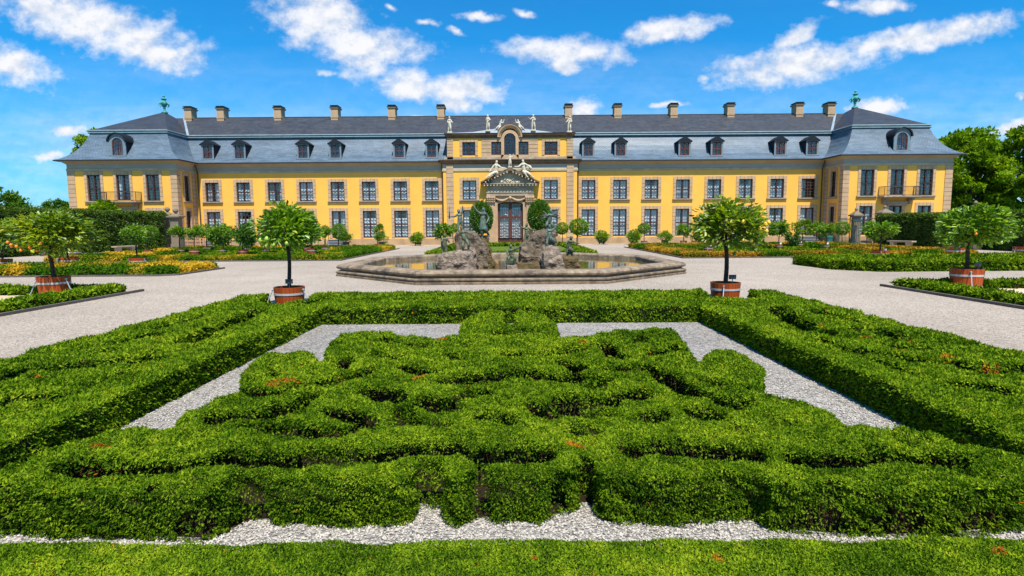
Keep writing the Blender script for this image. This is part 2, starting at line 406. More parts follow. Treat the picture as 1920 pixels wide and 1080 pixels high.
def water_mat():
    m, nt, out = nt_new('brown_pond_water')
    p = N(nt, 'ShaderNodeBsdfPrincipled')
    p.inputs['Base Color'].default_value = (0.115, 0.082, 0.016, 1); p.inputs['Roughness'].default_value = 0.05
    p.inputs['IOR'].default_value = 1.33; p.inputs['Specular IOR Level'].default_value = 0.8
    tc = N(nt, 'ShaderNodeTexCoord')
    mp = N(nt, 'ShaderNodeMapping'); mp.inputs['Scale'].default_value = (1, 0.5, 1)
    nz = N(nt, 'ShaderNodeTexNoise', i_Scale=5.0, i_Detail=3.0)
    nt.links.new(tc.outputs['Object'], mp.inputs[0]); nt.links.new(mp.outputs[0], nz.inputs['Vector'])
    b = N(nt, 'ShaderNodeBump', i_Strength=0.12, i_Distance=0.02)
    nt.links.new(nz.outputs['Fac'], b.inputs['Height']); nt.links.new(b.outputs[0], p.inputs['Normal'])
    nt.links.new(p.outputs[0], out.inputs[0])
    return m
M['water'] = water_mat()
# ------------------------------------------------------------------ sky, sun, camera
def make_world():
    w = bpy.data.worlds.new('World'); scene.world = w; w.use_nodes = True
    nt = w.node_tree
    for n in list(nt.nodes): nt.nodes.remove(n)
    out = nt.nodes.new('ShaderNodeOutputWorld'); bg = nt.nodes.new('ShaderNodeBackground')
    bg.inputs[1].default_value = SKY
    sky = N(nt, 'ShaderNodeTexSky', sky_type='NISHITA', sun_disc=False, sun_elevation=SUN_EL, sun_rotation=math.pi - SUN_AZ, altitude=50, air_density=1.0, dust_density=0.6, ozone_density=2.5)
    gm = N(nt, 'ShaderNodeMix', data_type='RGBA', blend_type='MULTIPLY'); gm.inputs['Factor'].default_value = 1
    nt.links.new(sky.outputs[0], gm.inputs['A']); gm.inputs['B'].default_value = (*SKY_TINT, 1)
    tc = N(nt, 'ShaderNodeTexCoord'); sep = N(nt, 'ShaderNodeSeparateXYZ')
    nt.links.new(tc.outputs['Generated'], sep.inputs[0])
    ab = N(nt, 'ShaderNodeMath', operation='ABSOLUTE'); nt.links.new(sep.outputs[1], ab.inputs[0])
    mxm = N(nt, 'ShaderNodeMath', operation='MAXIMUM'); nt.links.new(ab.outputs[0], mxm.inputs[0]); mxm.inputs[1].default_value = 0.02
    du = N(nt, 'ShaderNodeMath', operation='DIVIDE'); dv = N(nt, 'ShaderNodeMath', operation='DIVIDE')
    nt.links.new(sep.outputs[0], du.inputs[0]); nt.links.new(mxm.outputs[0], du.inputs[1])
    nt.links.new(sep.outputs[2], dv.inputs[0]); nt.links.new(mxm.outputs[0], dv.inputs[1])
    uv = N(nt, 'ShaderNodeCombineXYZ'); nt.links.new(du.outputs[0], uv.inputs[0]); nt.links.new(dv.outputs[0], uv.inputs[1])
    # two scales of warp break up the outlines
    def noise(scale, detail, sx=1, sy=1, rough=0.6, off=0):
        mp = N(nt, 'ShaderNodeMapping'); mp.inputs['Scale'].default_value = (sx, sy, 1); mp.inputs['Location'].default_value = (off, off*0.7, 0)
        nt.links.new(uv.outputs[0], mp.inputs[0])
        n = N(nt, 'ShaderNodeTexNoise', i_Scale=scale, i_Detail=detail, i_Roughness=rough)
        nt.links.new(mp.outputs[0], n.inputs['Vector']); return n
    n1 = noise(14.0, 4.0)
    sb = N(nt, 'ShaderNodeVectorMath', operation='SUBTRACT'); sb.inputs[1].default_value = (0.5, 0.5, 0.5)
    nt.links.new(n1.outputs['Color'], sb.inputs[0])
    ma = N(nt, 'ShaderNodeVectorMath', operation='MULTIPLY_ADD'); ma.inputs[1].default_value = (0.055, 0.035, 0)
    nt.links.new(sb.outputs[0], ma.inputs[0]); nt.links.new(uv.outputs[0], ma.inputs[2])
    cur = None
    for (u, v, a, b, r) in CLOUDS:
        if a < 0.0165: continue
        a, b = a*1.06, b*1.15
        mp = N(nt, 'ShaderNodeMapping', vector_type='TEXTURE')
        mp.inputs['Location'].default_value = (u, v, 0); mp.inputs['Rotation'].default_value = (0, 0, R(r)); mp.inputs['Scale'].default_value = (a, b, 1)
        nt.links.new(ma.outputs[0], mp.inputs[0])
        ln = N(nt, 'ShaderNodeVectorMath', operation='LENGTH'); nt.links.new(mp.outputs[0], ln.inputs[0])
        if a < 0.03:      # the little ones are thin shreds
            ad = N(nt, 'ShaderNodeMath', operation='ADD'); ad.inputs[1].default_value = 0.42; nt.links.new(ln.outputs['Value'], ad.inputs[0]); sock = ad.outputs[0]
        else: sock = ln.outputs['Value']
        if cur is None: cur = sock
        else:
            mn = N(nt, 'ShaderNodeMath', operation='SMOOTH_MIN'); mn.inputs[2].default_value = 0.25
            nt.links.new(cur, mn.inputs[0]); nt.links.new(sock, mn.inputs[1]); cur = mn.outputs[0]
    n2 = noise(24.0, 8.0, 1, 1.3, 0.60, 3.0)
    mpu = N(nt, 'ShaderNodeMapping'); mpu.inputs['Scale'].default_value = (1, 1.3, 1); mpu.inputs['Location'].default_value = (2.998, 2.1+0.016, 0)
    nt.links.new(uv.outputs[0], mpu.inputs[0]); n2u = N(nt, 'ShaderNodeTexNoise', i_Scale=24.0, i_Detail=4.0, i_Roughness=0.55); nt.links.new(mpu.outputs[0], n2u.inputs['Vector'])
    k = N(nt, 'ShaderNodeMath', operation='MULTIPLY_ADD'); k.inputs[1].default_value = 1.75; nt.links.new(n2.outputs['Fac'], k.inputs[0])
    nt.links.new(cur, k.inputs[2])
    mr = N(nt, 'ShaderNodeMapRange', interpolation_type='SMOOTHSTEP'); mr.inputs['From Min'].default_value = 2.10; mr.inputs['From Max'].default_value = 1.10
    nt.links.new(k.outputs[0], mr.inputs['Value'])
    # thin high haze streaks, stronger near the horizon
    n3 = noise(5.0, 7.0, 0.5, 2.6, 0.6, 9.0)
    r3 = N(nt, 'ShaderNodeMapRange'); r3.inputs['From Min'].default_value = 0.45; r3.inputs['From Max'].default_value = 0.8; r3.inputs['To Max'].default_value = 0.6
    nt.links.new(n3.outputs['Fac'], r3.inputs['Value'])
    lo = N(nt, 'ShaderNodeMapRange'); lo.inputs['From Min'].default_value = 0.30; lo.inputs['From Max'].default_value = 0.08; lo.inputs['To Min'].default_value = 0.02; lo.inputs['To Max'].default_value = 1.0
    nt.links.new(dv.outputs[0], lo.inputs['Value'])
    pr = N(nt, 'ShaderNodeMath', operation='MULTIPLY'); nt.links.new(r3.outputs[0], pr.inputs[0]); nt.links.new(lo.outputs[0], pr.inputs[1])
    hz = N(nt, 'ShaderNodeMath', operation='MULTIPLY_ADD'); hz.inputs[1].default_value = 0.26; nt.links.new(lo.outputs[0], hz.inputs[0]); nt.links.new(pr.outputs[0], hz.inputs[2])
    mm = N(nt, 'ShaderNodeMath', operation='MAXIMUM'); nt.links.new(mr.outputs[0], mm.inputs[0]); nt.links.new(hz.outputs[0], mm.inputs[1])
    # body shading of the clouds: thicker middles are a touch greyer
    n4 = noise(11.0, 5.0, 1, 1.5, 0.6, 5.0)
    cr = ramp(nt, [(0.3, CLOUD_LO), (0.62, CLOUD_HI)])
    # puffs are brighter where they thin out upwards, greyer at their undersides
    df = N(nt, 'ShaderNodeMath', operation='SUBTRACT'); nt.links.new(n2u.outputs['Fac'], df.inputs[0]); nt.links.new(n2.outputs['Fac'], df.inputs[1])
    ms = N(nt, 'ShaderNodeMath', operation='MULTIPLY_ADD'); ms.inputs[1].default_value = 1.1; nt.links.new(df.outputs[0], ms.inputs[0]); nt.links.new(n4.outputs['Fac'], ms.inputs[2])
    nt.links.new(ms.outputs[0], cr.inputs[0])
    sc = N(nt, 'ShaderNodeVectorMath', operation='SCALE'); sc.inputs['Scale'].default_value = CLOUD_GAIN
    nt.links.new(cr.outputs[0], sc.inputs[0])
    fm = N(nt, 'ShaderNodeMix', data_type='RGBA')
    nt.links.new(mm.outputs[0], fm.inputs['Factor']); nt.links.new(gm.outputs['Result'], fm.inputs['A']); nt.links.new(sc.outputs[0], fm.inputs['B'])
    nt.links.new(fm.outputs['Result'], bg.inputs[0]); nt.links.new(bg.outputs[0], out.inputs[0])

CLOUDS = [(-0.669,0.329,0.1727,0.0418,-17),(-0.736,0.356,0.1091,0.0309,-10),(-0.584,0.291,0.0682,0.0291,-22),(-0.815,0.267,0.0773,0.0309,-15),(-0.311,0.337,0.0909,0.0436,-15),(-0.234,0.297,0.1,0.0291,-8),(-0.235,0.272,0.0327,0.0364,-60),(-0.301,0.258,0.0255,0.01,-10),(-0.17,0.234,0.06,0.0273,-5),(-0.073,0.228,0.0745,0.0236,0),(-0.077,0.205,0.0418,0.0145,0),(0.09,0.284,0.1018,0.0236,-2),(0.095,0.263,0.0455,0.0127,0),(0.256,0.315,0.0764,0.02,12),(0.46,0.258,0.1364,0.0309,8),(0.651,0.297,0.1864,0.0218,10),(0.467,0.301,0.0564,0.0155,35),(0.32,0.24,0.0236,0.0136,0),(0.604,0.357,0.0591,0.0127,0),(0.521,0.361,0.0182,0.0064,0),(0.126,0.195,0.0327,0.0164,0),(0.112,0.217,0.0127,0.0073,30),(0.604,0.191,0.0564,0.0182,8),(0.829,0.157,0.0436,0.0173,12),(0.844,0.213,0.02,0.01,0),(-0.74,0.162,0.0382,0.0127,0),(-0.77,0.123,0.0364,0.01,0),(0.263,0.199,0.0364,0.0064,5),(0.339,0.195,0.0155,0.0064,10),(-0.159,0.185,0.02,0.0064,0),(-0.137,0.334,0.0273,0.0091,-10),(-0.089,0.319,0.0255,0.0073,-20),(-0.045,0.339,0.0409,0.0073,-8),(-0.428,0.339,0.0145,0.0064,-15),(-0.013,0.239,0.0127,0.0082,0),(0.123,0.325,0.0145,0.0055,15),(0.374,0.323,0.0127,0.0055,0),(-0.197,0.354,0.02,0.0064,-10),(0.025,0.346,0.0273,0.0082,-5),(0.449,0.313,0.0127,0.0055,0),(0.792,0.229,0.0109,0.0055,0)]
SKY = 0.095
SKY_TINT = (0.09, 0.86, 1.34)
CLOUD_HI = (0.95, 0.96, 1.0); CLOUD_LO = (0.64, 0.73, 0.88); CLOUD_GAIN = 7.4
make_world()

sun = bpy.data.lights.new('sun', 'SUN'); sun.energy = 4.8; sun.angle = R(0.55); sun.color = (1.0, 0.94, 0.83)
so = bpy.data.objects.new('sun', sun); COL.objects.link(so)
so.location = (20, -40, 60)
so.rotation_euler = Vector((math.sin(SUN_AZ)*math.cos(SUN_EL), -math.cos(SUN_AZ)*math.cos(SUN_EL), math.sin(SUN_EL))).to_track_quat('Z', 'Y').to_euler()

cam = bpy.data.cameras.new('camera'); cam.sensor_width = 36; cam.sensor_fit = 'HORIZONTAL'; cam.lens = 1100/1920*36
cam.clip_start = 0.1; cam.clip_end = 5000
co = bpy.data.objects.new('camera', cam); COL.objects.link(co)
pt, rl = math.atan(116/1100), R(0.40)
fwd = Vector((0, math.cos(pt), -math.sin(pt))); U0 = Vector((0, math.sin(pt), math.cos(pt))); X0 = Vector((1, 0, 0))
rgt = X0*math.cos(rl) - U0*math.sin(rl); up = X0*math.sin(rl) + U0*math.cos(rl)
mw = Matrix.Identity(4)
for i in range(3):
    mw[i][0] = rgt[i]; mw[i][1] = up[i]; mw[i][2] = -fwd[i]
mw[2][3] = 1.95
co.matrix_world = mw
scene.camera = co
scene.view_settings.view_transform = 'Standard'; scene.view_settings.look = 'None'
scene.view_settings.exposure = 0.52; scene.view_settings.gamma = 1.0
scene.cycles.max_bounces = 6; scene.cycles.diffuse_bounces = 3; scene.cycles.glossy_bounces = 3
scene.cycles.transparent_max_bounces = 8; scene.cycles.transmission_bounces = 3
scene.cycles.caustics_reflective = False; scene.cycles.caustics_refractive = False

# ------------------------------------------------------------------ ground
g = MB(); g.quad((-2500, -1500, -0.02), (2500, -1500, -0.02), (2500, 3500, -0.02), (-2500, 3500, -0.02))
tag(g.build('ground', M['far_grass']), kind='structure')
g = MB(); g.quad((-48, -12, 0), (48, -12, 0), (48, 64.6, 0), (-48, 64.6, 0))
tag(g.build('gravel_path', M['path']), kind='structure')
g = MB(); g.quad((-4.3, 2.4, 0.004), (4.3, 2.4, 0.004), (4.3, 12.1, 0.004), (-4.3, 12.1, 0.004))
tag(g.build('pebble_bed', M['pebble_bed']), kind='structure')

# ------------------------------------------------------------------ palace
PAL = empty('palace', (CX, FY, 0), label='long yellow two storey palace with slate mansard roof and corner pavilions', cat='palace')
WX = [8.44, 11.84, 15.23, 18.6, 21.98, 25.37, 28.75, 32.1]
def part(b, name, mats, parent=None, smooth=False, label=None):
    o = b.build(name, mats, parent or PAL, smooth=smooth)
    if label: o['label'] = label
    return o

def wall(b, u0, u1, z0, z1, holes, T, depth=0.32, mi=0, mr=1):
    us = sorted(set([u0, u1] + [h[0] for h in holes] + [h[1] for h in holes]))
    zs = sorted(set([z0, z1] + [h[2] for h in holes] + [h[3] for h in holes]))
    for i in range(len(us)-1):
        for j in range(len(zs)-1):
            uc, zc = (us[i]+us[i+1])/2, (zs[j]+zs[j+1])/2
            if any(h[0] < uc < h[1] and h[2] < zc < h[3] for h in holes): continue
            b.quad(T(us[i], zs[j], 0), T(us[i+1], zs[j], 0), T(us[i+1], zs[j+1], 0), T(us[i], zs[j+1], 0), mi)
    for a, c, p, q in holes:
        b.quad(T(a,p,0), T(a,p,depth), T(a,q,depth), T(a,q,0), mr); b.quad(T(c,p,depth), T(c,p,0), T(c,q,0), T(c,q,depth), mr)
        b.quad(T(a,q,0), T(a,q,depth), T(c,q,depth), T(c,q,0), mr); b.quad(T(a,p,depth), T(a,p,0), T(c,p,0), T(c,p,depth), mr)

def front(y):  return lambda u, z, d: (u, y + d, z)
def rightf(x): return lambda u, z, d: (x - d, u, z)       # faces +x, u runs along y
def leftf(x):  return lambda u, z, d: (x + d, -u, z)      # faces -x

UPW, GRW = (4.78, 6.82), (0.80, 3.70)
PUW, PGW = (4.77, 7.40), (0.80, 3.75)
hw = 0.735
wm = [M['yellow'], M['stone']]
for sgn in (-1, 1):
    b = MB()
    hs = []
    for x in WX:
        hs += [(sgn*x-hw, sgn*x+hw, *UPW), (sgn*x-hw, sgn*x+hw, *GRW)]
    u0, u1 = sorted((sgn*7.15, sgn*33.85))
    wall(b, u0, u1, 0.72, 8.6, hs, front(0))
    part(b, 'wing_wall', wm)
b = MB()
wall(b, -7.15, 7.15, 0.72, 8.95, [(s*4.35-hw, s*4.35+hw, *z) for s in (-1, 1) for z in ((4.80, 6.78), (0.80, 3.68))] + [(-1.35, 1.35, 0.72, 4.52)], front(-0.5))
b.quad((-7.15,0,0.72), (-7.15,-0.5,0.72), (-7.15,-0.5,8.95), (-7.15,0,8.95)); b.quad((7.15,-0.5,0.72), (7.15,0,0.72), (7.15,0,8.95), (7.15,-0.5,8.95))
part(b, 'centre_wall', wm)
PWX = [36.28, 39.3, 42.25]
for sgn in (-1, 1):
    b = MB()
    hs = []
    for x in PWX:
        w2 = 0.68
        hs += [(sgn*x-w2, sgn*x+w2, *(PUW if x != 39.3 else (4.85, 7.40))), (sgn*x-w2, sgn*x+w2, *PGW)]
    u0, u1 = sorted((sgn*33.85, sgn*44.85))
    wall(b, u0, u1, 0.72, 8.6, hs, front(-3.6))
    inner, outer = (rightf, leftf) if sgn < 0 else (leftf, rightf)
    sh = [(-2.25, -1.35, *PUW), (-2.25, -1.35, *PGW)]
    if sgn < 0:
        wall(b, -3.6, 0.0, 0.72, 8.6, sh, rightf(-33.85))
        wall(b, -12.4, 3.6, 0.72, 8.6, [], leftf(-44.85))
    else:
        wall(b, 0.0, 3.6, 0.72, 8.6, [(1.35, 2.25, *PUW), (1.35, 2.25, *PGW)], leftf(33.85))
        wall(b, -3.6, 12.4, 0.72, 8.6, [], rightf(44.85))
    part(b, 'pavilion_wall', wm)
# dim rooms behind the windows
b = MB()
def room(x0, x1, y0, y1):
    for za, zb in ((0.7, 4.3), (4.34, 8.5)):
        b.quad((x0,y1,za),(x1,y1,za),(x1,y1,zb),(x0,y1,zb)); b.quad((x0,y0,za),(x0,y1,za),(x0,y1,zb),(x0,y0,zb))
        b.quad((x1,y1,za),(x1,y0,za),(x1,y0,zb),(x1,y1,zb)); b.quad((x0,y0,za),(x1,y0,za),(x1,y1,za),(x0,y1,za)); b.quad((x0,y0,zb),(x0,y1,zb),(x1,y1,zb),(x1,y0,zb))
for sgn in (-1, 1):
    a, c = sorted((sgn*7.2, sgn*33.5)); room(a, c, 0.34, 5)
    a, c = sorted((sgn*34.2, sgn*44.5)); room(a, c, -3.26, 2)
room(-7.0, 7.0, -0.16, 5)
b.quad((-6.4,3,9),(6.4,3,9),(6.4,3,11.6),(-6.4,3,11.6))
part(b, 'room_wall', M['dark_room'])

PATH = [(-44.85,12.4),(-44.85,-3.6),(-33.85,-3.6),(-33.85,0),(-7.15,0),(-7.15,-0.5),(7.15,-0.5),(7.15,0),(33.85,0),(33.85,-3.6),(44.85,-3.6),(44.85,12.4)]
# plinth, broken at the door
for pth in (PATH[:6] + [(-1.36, -0.5)], [(1.36, -0.5)] + PATH[6:]):
    b = MB(); b.sweep([(0.10, 0.0), (0.10, 0.66), (0.06, 0.72), (0.0, 0.72)], pth)
    part(b, 'plinth', M['plinth'])
b = MB(); b.sweep([(0.0, 7.78), (0.08, 7.80), (0.08, 8.02), (0.03, 8.06)], PATH)
part(b, 'string_course', M['frieze_stone'])
b = MB(); b.sweep([(0.03, 8.06), (0.04, 8.46), (0.10, 8.50)], PATH)
part(b, 'frieze', M['frieze'])
for pth in (PATH[:6], PATH[6:]):
    b = MB(); b.sweep([(0.10, 8.50), (0.16, 8.54), (0.30, 8.66), (0.42, 8.72), (0.50, 8.76)], pth)
    part(b, 'cornice', M['cornice'])
b = MB(); b.sweep([(0.10, 8.50), (0.14, 8.60), (0.30, 8.70), (0.36, 8.74), (0.36, 8.86), (0.46, 8.93), (0.46, 9.0), (0.0, 9.06), (-0.3, 9.06)], [(-7.15, 0.3), (-7.15, -0.5), (7.15, -0.5), (7.15, 0.3)])
part(b, 'centre_cornice', M['stone_dark'])

# ---- mansard roofs
LOWP = [(0.50, 8.76), (0.74, 8.78), (0.76, 8.86), (0.42, 9.00), (0.05, 9.25), (-0.35, 9.62), (-0.72, 10.08), (-1.05, 10.62), (-1.32, 11.18), (-1.52, 11.74)]
for sgn in (-1, 1):
    b = MB(); a, c = sorted((sgn*6.62, sgn*36.0))
    prof = [(o if k < 3 else (o if o > -0.3 else o*1.22), z) for k, (o, z) in enumerate(LOWP)]
    b.sweep(prof, [(a, 0), (c, 0)])
    part(b, 'mansard_slope', M['slate_low'])
    b = MB()
    pr = [(-1.82, 11.70), (-1.66, 11.72), (-1.60, 11.80), (-1.66, 11.88), (-1.72, 11.90), (-1.64, 11.98), (-1.70, 12.06), (-1.9, 12.08)]
    b.sweep(pr, [(a, 0), (c, 0)])
    part(b, 'roof_moulding', M['copper'])
    b = MB(); b.tube((a, -(-1.66), 12.03), (c, 1.66, 12.03), 0.07, n=6)
    part(b, 'roof_roll', M['lead'])
    b = MB(); x0, x1 = sorted((sgn*34.2, sgn*45.0)); 
    b = MB(); rect = [(sgn*39.35-5.5, -3.6), (sgn*39.35+5.5, -3.6), (sgn*39.35+5.5, 12.4), (sgn*39.35-5.5, 12.4)]
    b.sweep(LOWP, rect, closed=True)
    part(b, 'mansard_slope', M['slate_low'])
    b = MB(); b.sweep([(o+0.22, z) for o, z in pr], rect, closed=True)
    part(b, 'roof_moulding', M['copper'])
    b = MB()
    q = [(sgn*39.35-4.05, -2.15, 12.03), (sgn*39.35+4.05, -2.15, 12.03), (sgn*39.35+4.05, 10.95, 12.03), (sgn*39.35-4.05, 10.95, 12.03)]
    for k in range(4): b.tube(q[k], q[(k+1) % 4], 0.07, n=6)
    part(b, 'roof_roll', M['lead'])
    b = MB(); ap = (sgn*39.2, 4.4, 15.12)
    for k in range(4):
        p0, p1 = Vector(q[k]), Vector(q[(k+1) % 4]); A = Vector(ap); L = (p1-p0).length
        h = ((p0+p1)/2 - A).length
        b.add([tuple(p0), tuple(p1), ap], [(0, 1, 2)], 0, [[(0, 0), (L, 0), (L/2, h)]])
    part(b, 'pavilion_roof', M['slate_up'])
b = MB()
L = math.hypot(3.6, 2.56)
b.quad((-38.5,1.85,12.06),(38.5,1.85,12.06),(38.5,5.4,14.60),(-38.5,5.4,14.60), 0, [(0,0),(77,0),(77,L),(0,L)])
b.quad((38.5,11,11.0),(-38.5,11,11.0),(-38.5,5.4,14.60),(38.5,5.4,14.60), 0, [(0,0),(77,0),(77,L),(0,L)])
b.quad((-44,12,8.8),(44,12,8.8),(38.5,11,11.0),(-38.5,11,11.0), 0, [(0,0),(77,0),(77,L),(0,L)])
RF = part(b, 'main_roof', M['slate_up'])
b = MB(); b.tube((-37.6,5.4,14.60),(37.6,5.4,14.60), 0.07, n=6); part(b, 'ridge_roll', M['eave'], RF)
for sgn in (-1, 1):      # lead valleys where the roofs meet
    b = MB(); 
    p0, p1 = Vector((sgn*35.38, 1.85, 12.10)), Vector((sgn*37.55, 5.3, 14.56))
    b.quad(tuple(p0+Vector((-sgn*0.16,0,0.03))), tuple(p0+Vector((sgn*0.12,0,0.08))), tuple(p1+Vector((sgn*0.10,0,0.08))), tuple(p1+Vector((-sgn*0.14,0,0.03))))
    part(b, 'lead_valley', M['lead'])
b = MB(); b.sweep([(0.70, 8.73), (0.80, 8.74), (0.81, 8.84), (0.72, 8.86)], PATH[:5] + [(-6.7, 0)]); b.sweep([(0.70, 8.73), (0.80, 8.74), (0.81, 8.84), (0.72, 8.86)], [(6.7, 0)] + PATH[7:])
part(b, 'gutter', M['eave'])

# ---- chimneys
def chimney():
    b = MB(); b.box(-0.40, 0.40, -0.62, 0.62, -0.7, 0.85); b.box(-0.44, 0.44, -0.66, 0.66, -0.2, 0.05); b.box(-0.5, 0.5, -0.72, 0.72, 0.85, 0.95)
    o = b.build('chimney', M['stone'], RF)
    c = MB(); c.box(-0.52, 0.52, -0.76, 0.76, 0.952, 1.02); 
    for x in (-0.36, 0.36):
        for y in (-0.55, 0.55): c.box(x-0.04, x+0.04, y-0.04, y+0.04, 1.02, 1.14)
    c.box(-0.42, 0.42, -0.66, 0.66, 1.02, 1.10); c.box(-0.46, 0.46, -0.74, 0.74, 1.14, 1.20)
    for k in range(len(c.v)): pass
    c.build('chimney_cap', M['eave'], o)
    return o
CHX = [-36.8, -33.1, -26.55, -20.05, -13.5, -7.9, 6.74, 12.37, 18.8, 25.3, 33.16, 36.8]
ch = chimney()
for i, x in enumerate(CHX):
    o = ch if i == 0 else copy_tree(ch, RF)
    o.location = (x, 5.4, 14.62)

# ---- windows
def frame_mesh(w, h, trans, arch=False, muntin=True, mull=0.13, cols=2, rows=(2, 3), fw=0.10):
    b = MB(); y0, y1 = 0.10, 0.20
    b.box(-w/2, -w/2+fw, y0, y1, 0, h); b.box(w/2-fw, w/2, y0, y1, 0, h)
    b.box(-w/2+fw, w/2-fw, y0, y1, 0, fw); b.box(-w/2+fw, w/2-fw, y0, y1, h-fw, h)
    if mull: b.box(-mull/2, mull/2, y0-0.03, y1, fw, h-fw)
    if trans:
        for a, c in ((-w/2+fw, -mull/2), (mull/2, w/2-fw)): b.box(a, c, y0-0.02, y1, trans-0.06, trans+0.06)
    me = b
    if muntin:
        mu = 0.028
        zs = [(fw, trans-0.06, rows[0]), (trans+0.06, h-fw, rows[1])] if trans else [(fw, h-fw, rows[0])]
        for a, c in ((-w/2+fw, -mull/2), (mull/2, w/2-fw)):
            for za, zb, n in zs:
                for k in range(1, cols):
                    x = a + (c-a)*k/cols; b.box(x-mu/2, x+mu/2, y0+0.05, y1-0.01, za, zb, 1)
                for k in range(1, n):
                    z = za + (zb-za)*k/n; b.box(a, c, y0+0.05, y1-0.012, z-mu/2, z+mu/2, 1)
    return b
def blocks(b, x0, x1, z0, z1, y0, y1, n, vertical=True, gap=0.03, mi=0, mj=1):
    """coursed stones with recessed joints between them"""
    b.box(x0+0.01, x1-0.01, y0+0.025, y1-0.001, z0+0.001, z1-0.001, mj)
    for k in range(n):
        if vertical:
            a = z0 + (z1-z0)*k/n; c = z0 + (z1-z0)*(k+1)/n
            b.box(x0, x1, y0, y1, a + (gap/2 if k else 0), c - (gap/2 if k < n-1 else 0), mi)
        else:
            a = x0 + (x1-x0)*k/n; c = x0 + (x1-x0)*(k+1)/n
            b.box(a + (gap/2 if k else 0), c - (gap/2 if k < n-1 else 0), y0, y1, z0, z1, mi)
def surround_mesh(w, h, sw=0.30, top=0.32, n=5, sill=True, proj=0.06, bottom=0.0):
    b = MB()
    for s in (-1, 1):
        x0, x1 = sorted((s*w/2, s*(w/2+sw))); blocks(b, x0, x1, -bottom, h, -proj, 0.0, n)
    blocks(b, -w/2-sw, w/2+sw, h+0.0005, h+top, -proj, 0.0, 5, vertical=False)
    return b
def sill_mesh(w, sw=0.36, h=0.2):
    b = MB(); b.box(-w/2-sw, w/2+sw, -0.20, 0.0, -0.10, -0.001); b.box(-w/2-sw+0.06, w/2+sw-0.06, -0.12, 0.0, -h, -0.10); return b
def curtain_mesh(w, h, kind, seed):
    rs = np.random.RandomState(seed); nx, nz = 24, 36
    V = []; 
    half = []
    def sheet(x0, x1, z0, z1, swag):
        base = len(V); xs = np.linspace(x0, x1, nx); zs = np.linspace(z0, z1, nz)
        for z in zs:
            for x in xs:
                t = (x-x0)/max(1e-3, x1-x0)
                if swag:
                    band = ((z - 0.10*math.cos(2*math.pi*t*2)) / 0.36) % 1.0
                    y = 0.38 - 0.09*math.sin(math.pi*band) + 0.015*math.sin(t*40)
                else:
                    y = 0.40 + 0.05*math.sin(t*26 + 0.6*z) + 0.02*math.sin(t*51+2)
                V.append((x, y, z))
        half.append(base)
        return [(base+j*nx+i, base+j*nx+i+1, base+(j+1)*nx+i+1, base+(j+1)*nx+i) for j in range(nz-1) for i in range(nx-1)]
    F = []
    top = {0: 1.0, 1: 0.72, 2: 0.62, 3: 1.0, 4: 0.55, 5: 1.0}[kind]
    if kind in (0, 1, 2, 4):
        for a, c in ((-w/2+0.03, -0.02), (0.02, w/2-0.03)):
            if kind == 4 and a > -0.1: continue
            F += sheet(a, c, 0.02, h*top, True)
        if kind in (1, 2):
            F += sheet(-w/2+0.02, -w/2+w*0.2, h*top*0.98, h, False); F += sheet(w/2-w*0.2, w/2-0.02, h*top*0.98, h, False)
        if kind == 4: F += sheet(w*0.25, w/2-0.02, 0.02, h, False)
    elif kind == 3:
        F += sheet(-w/2+0.02, -w*0.06, 0.02, h, False); F += sheet(w*0.10, w/2-0.02, 0.02, h, False)
    else:
        F += sheet(-w/2+0.02, -w*0.28, 0.02, h, False)
    me = bpy.data.meshes.new('curtain'); me.from_pydata(V, [], F); me.materials.append(M['curtain'])
    me.polygons.foreach_set('use_smooth', [True]*len(F)); me.update()
    return me
def pane_mesh(w, h):
    b = MB(); b.quad((-w/2+0.02, 0.165, 0.02), (w/2-0.02, 0.165, 0.02), (w/2-0.02, 0.165, h-0.02), (-w/2+0.02, 0.165, h-0.02)); return b.mesh('pane', M['glass'])
FM = [M['wood'], M['muntin']]; SM = [M['stone'], M['stone_joint']]
def window_kind(w, h, trans, rows, n, sill, sw=0.30, kinds=(0, 1, 2, 3, 4, 5), cols=2, top=0.32):
    return dict(frame=frame_mesh(w, h, trans, rows=rows, cols=cols).mesh('window', FM), pane=pane_mesh(w, h),
                cur={k: curtain_mesh(w, h, k, 3+k) for k in kinds},
                sur=surround_mesh(w, h, n=n, sw=sw, top=top).mesh('surround', SM), sill=sill_mesh(w).mesh('sill', M['stone_grey']) if sill else None)
def put_window(K, loc, rz=0, cur=0, parent=None, surround=True):
    o = link('window', K['frame'], parent or PAL, loc, rz)
    link('pane', K['pane'], o)
    if cur is not None: link('curtain', K['cur'][cur], o)
    if surround: link('surround', K['sur'], o)
    if K['sill']: link('sill', K['sill'], o)
    return o
KU = window_kind(1.47, 2.04, 0.98, (3, 3), 5, True)
KG = window_kind(1.47, 2.90, 1.42, (4, 4), 7, False)
KP = window_kind(1.36, 2.63, 1.25, (4, 4), 6, True, sw=0.27)
KPG = window_kind(1.36, 2.95, 1.45, (4, 4), 7, False, sw=0.27)
KPD = window_kind(1.36, 2.55, 0.9, (2, 4), 6, False, sw=0.27)
KS = window_kind(0.90, 2.63, 1.25, (4, 4), 6, True, sw=0.24); KSG = window_kind(0.90, 2.95, 1.45, (4, 4), 7, False, sw=0.24)
left_u = [3, 2, 4, 0, 2, 1, 1, 1]; right_u = [0, 0, 1, 3, 1, 1, 2, 5]       # from the outer end / from the centre
for k, x in enumerate(WX):
    put_window(KU, (x, 0, UPW[0]), 0, right_u[k]); put_window(KU, (-x, 0, UPW[0]), 0, left_u[7-k])
    put_window(KG, (x, 0, GRW[0]), 0, [0, 0, 0, 3, 1, 2, 1, 0][k]); put_window(KG, (-x, 0, GRW[0]), 0, [0, 1, 1, 3, 2, 4, 1, 0][k])
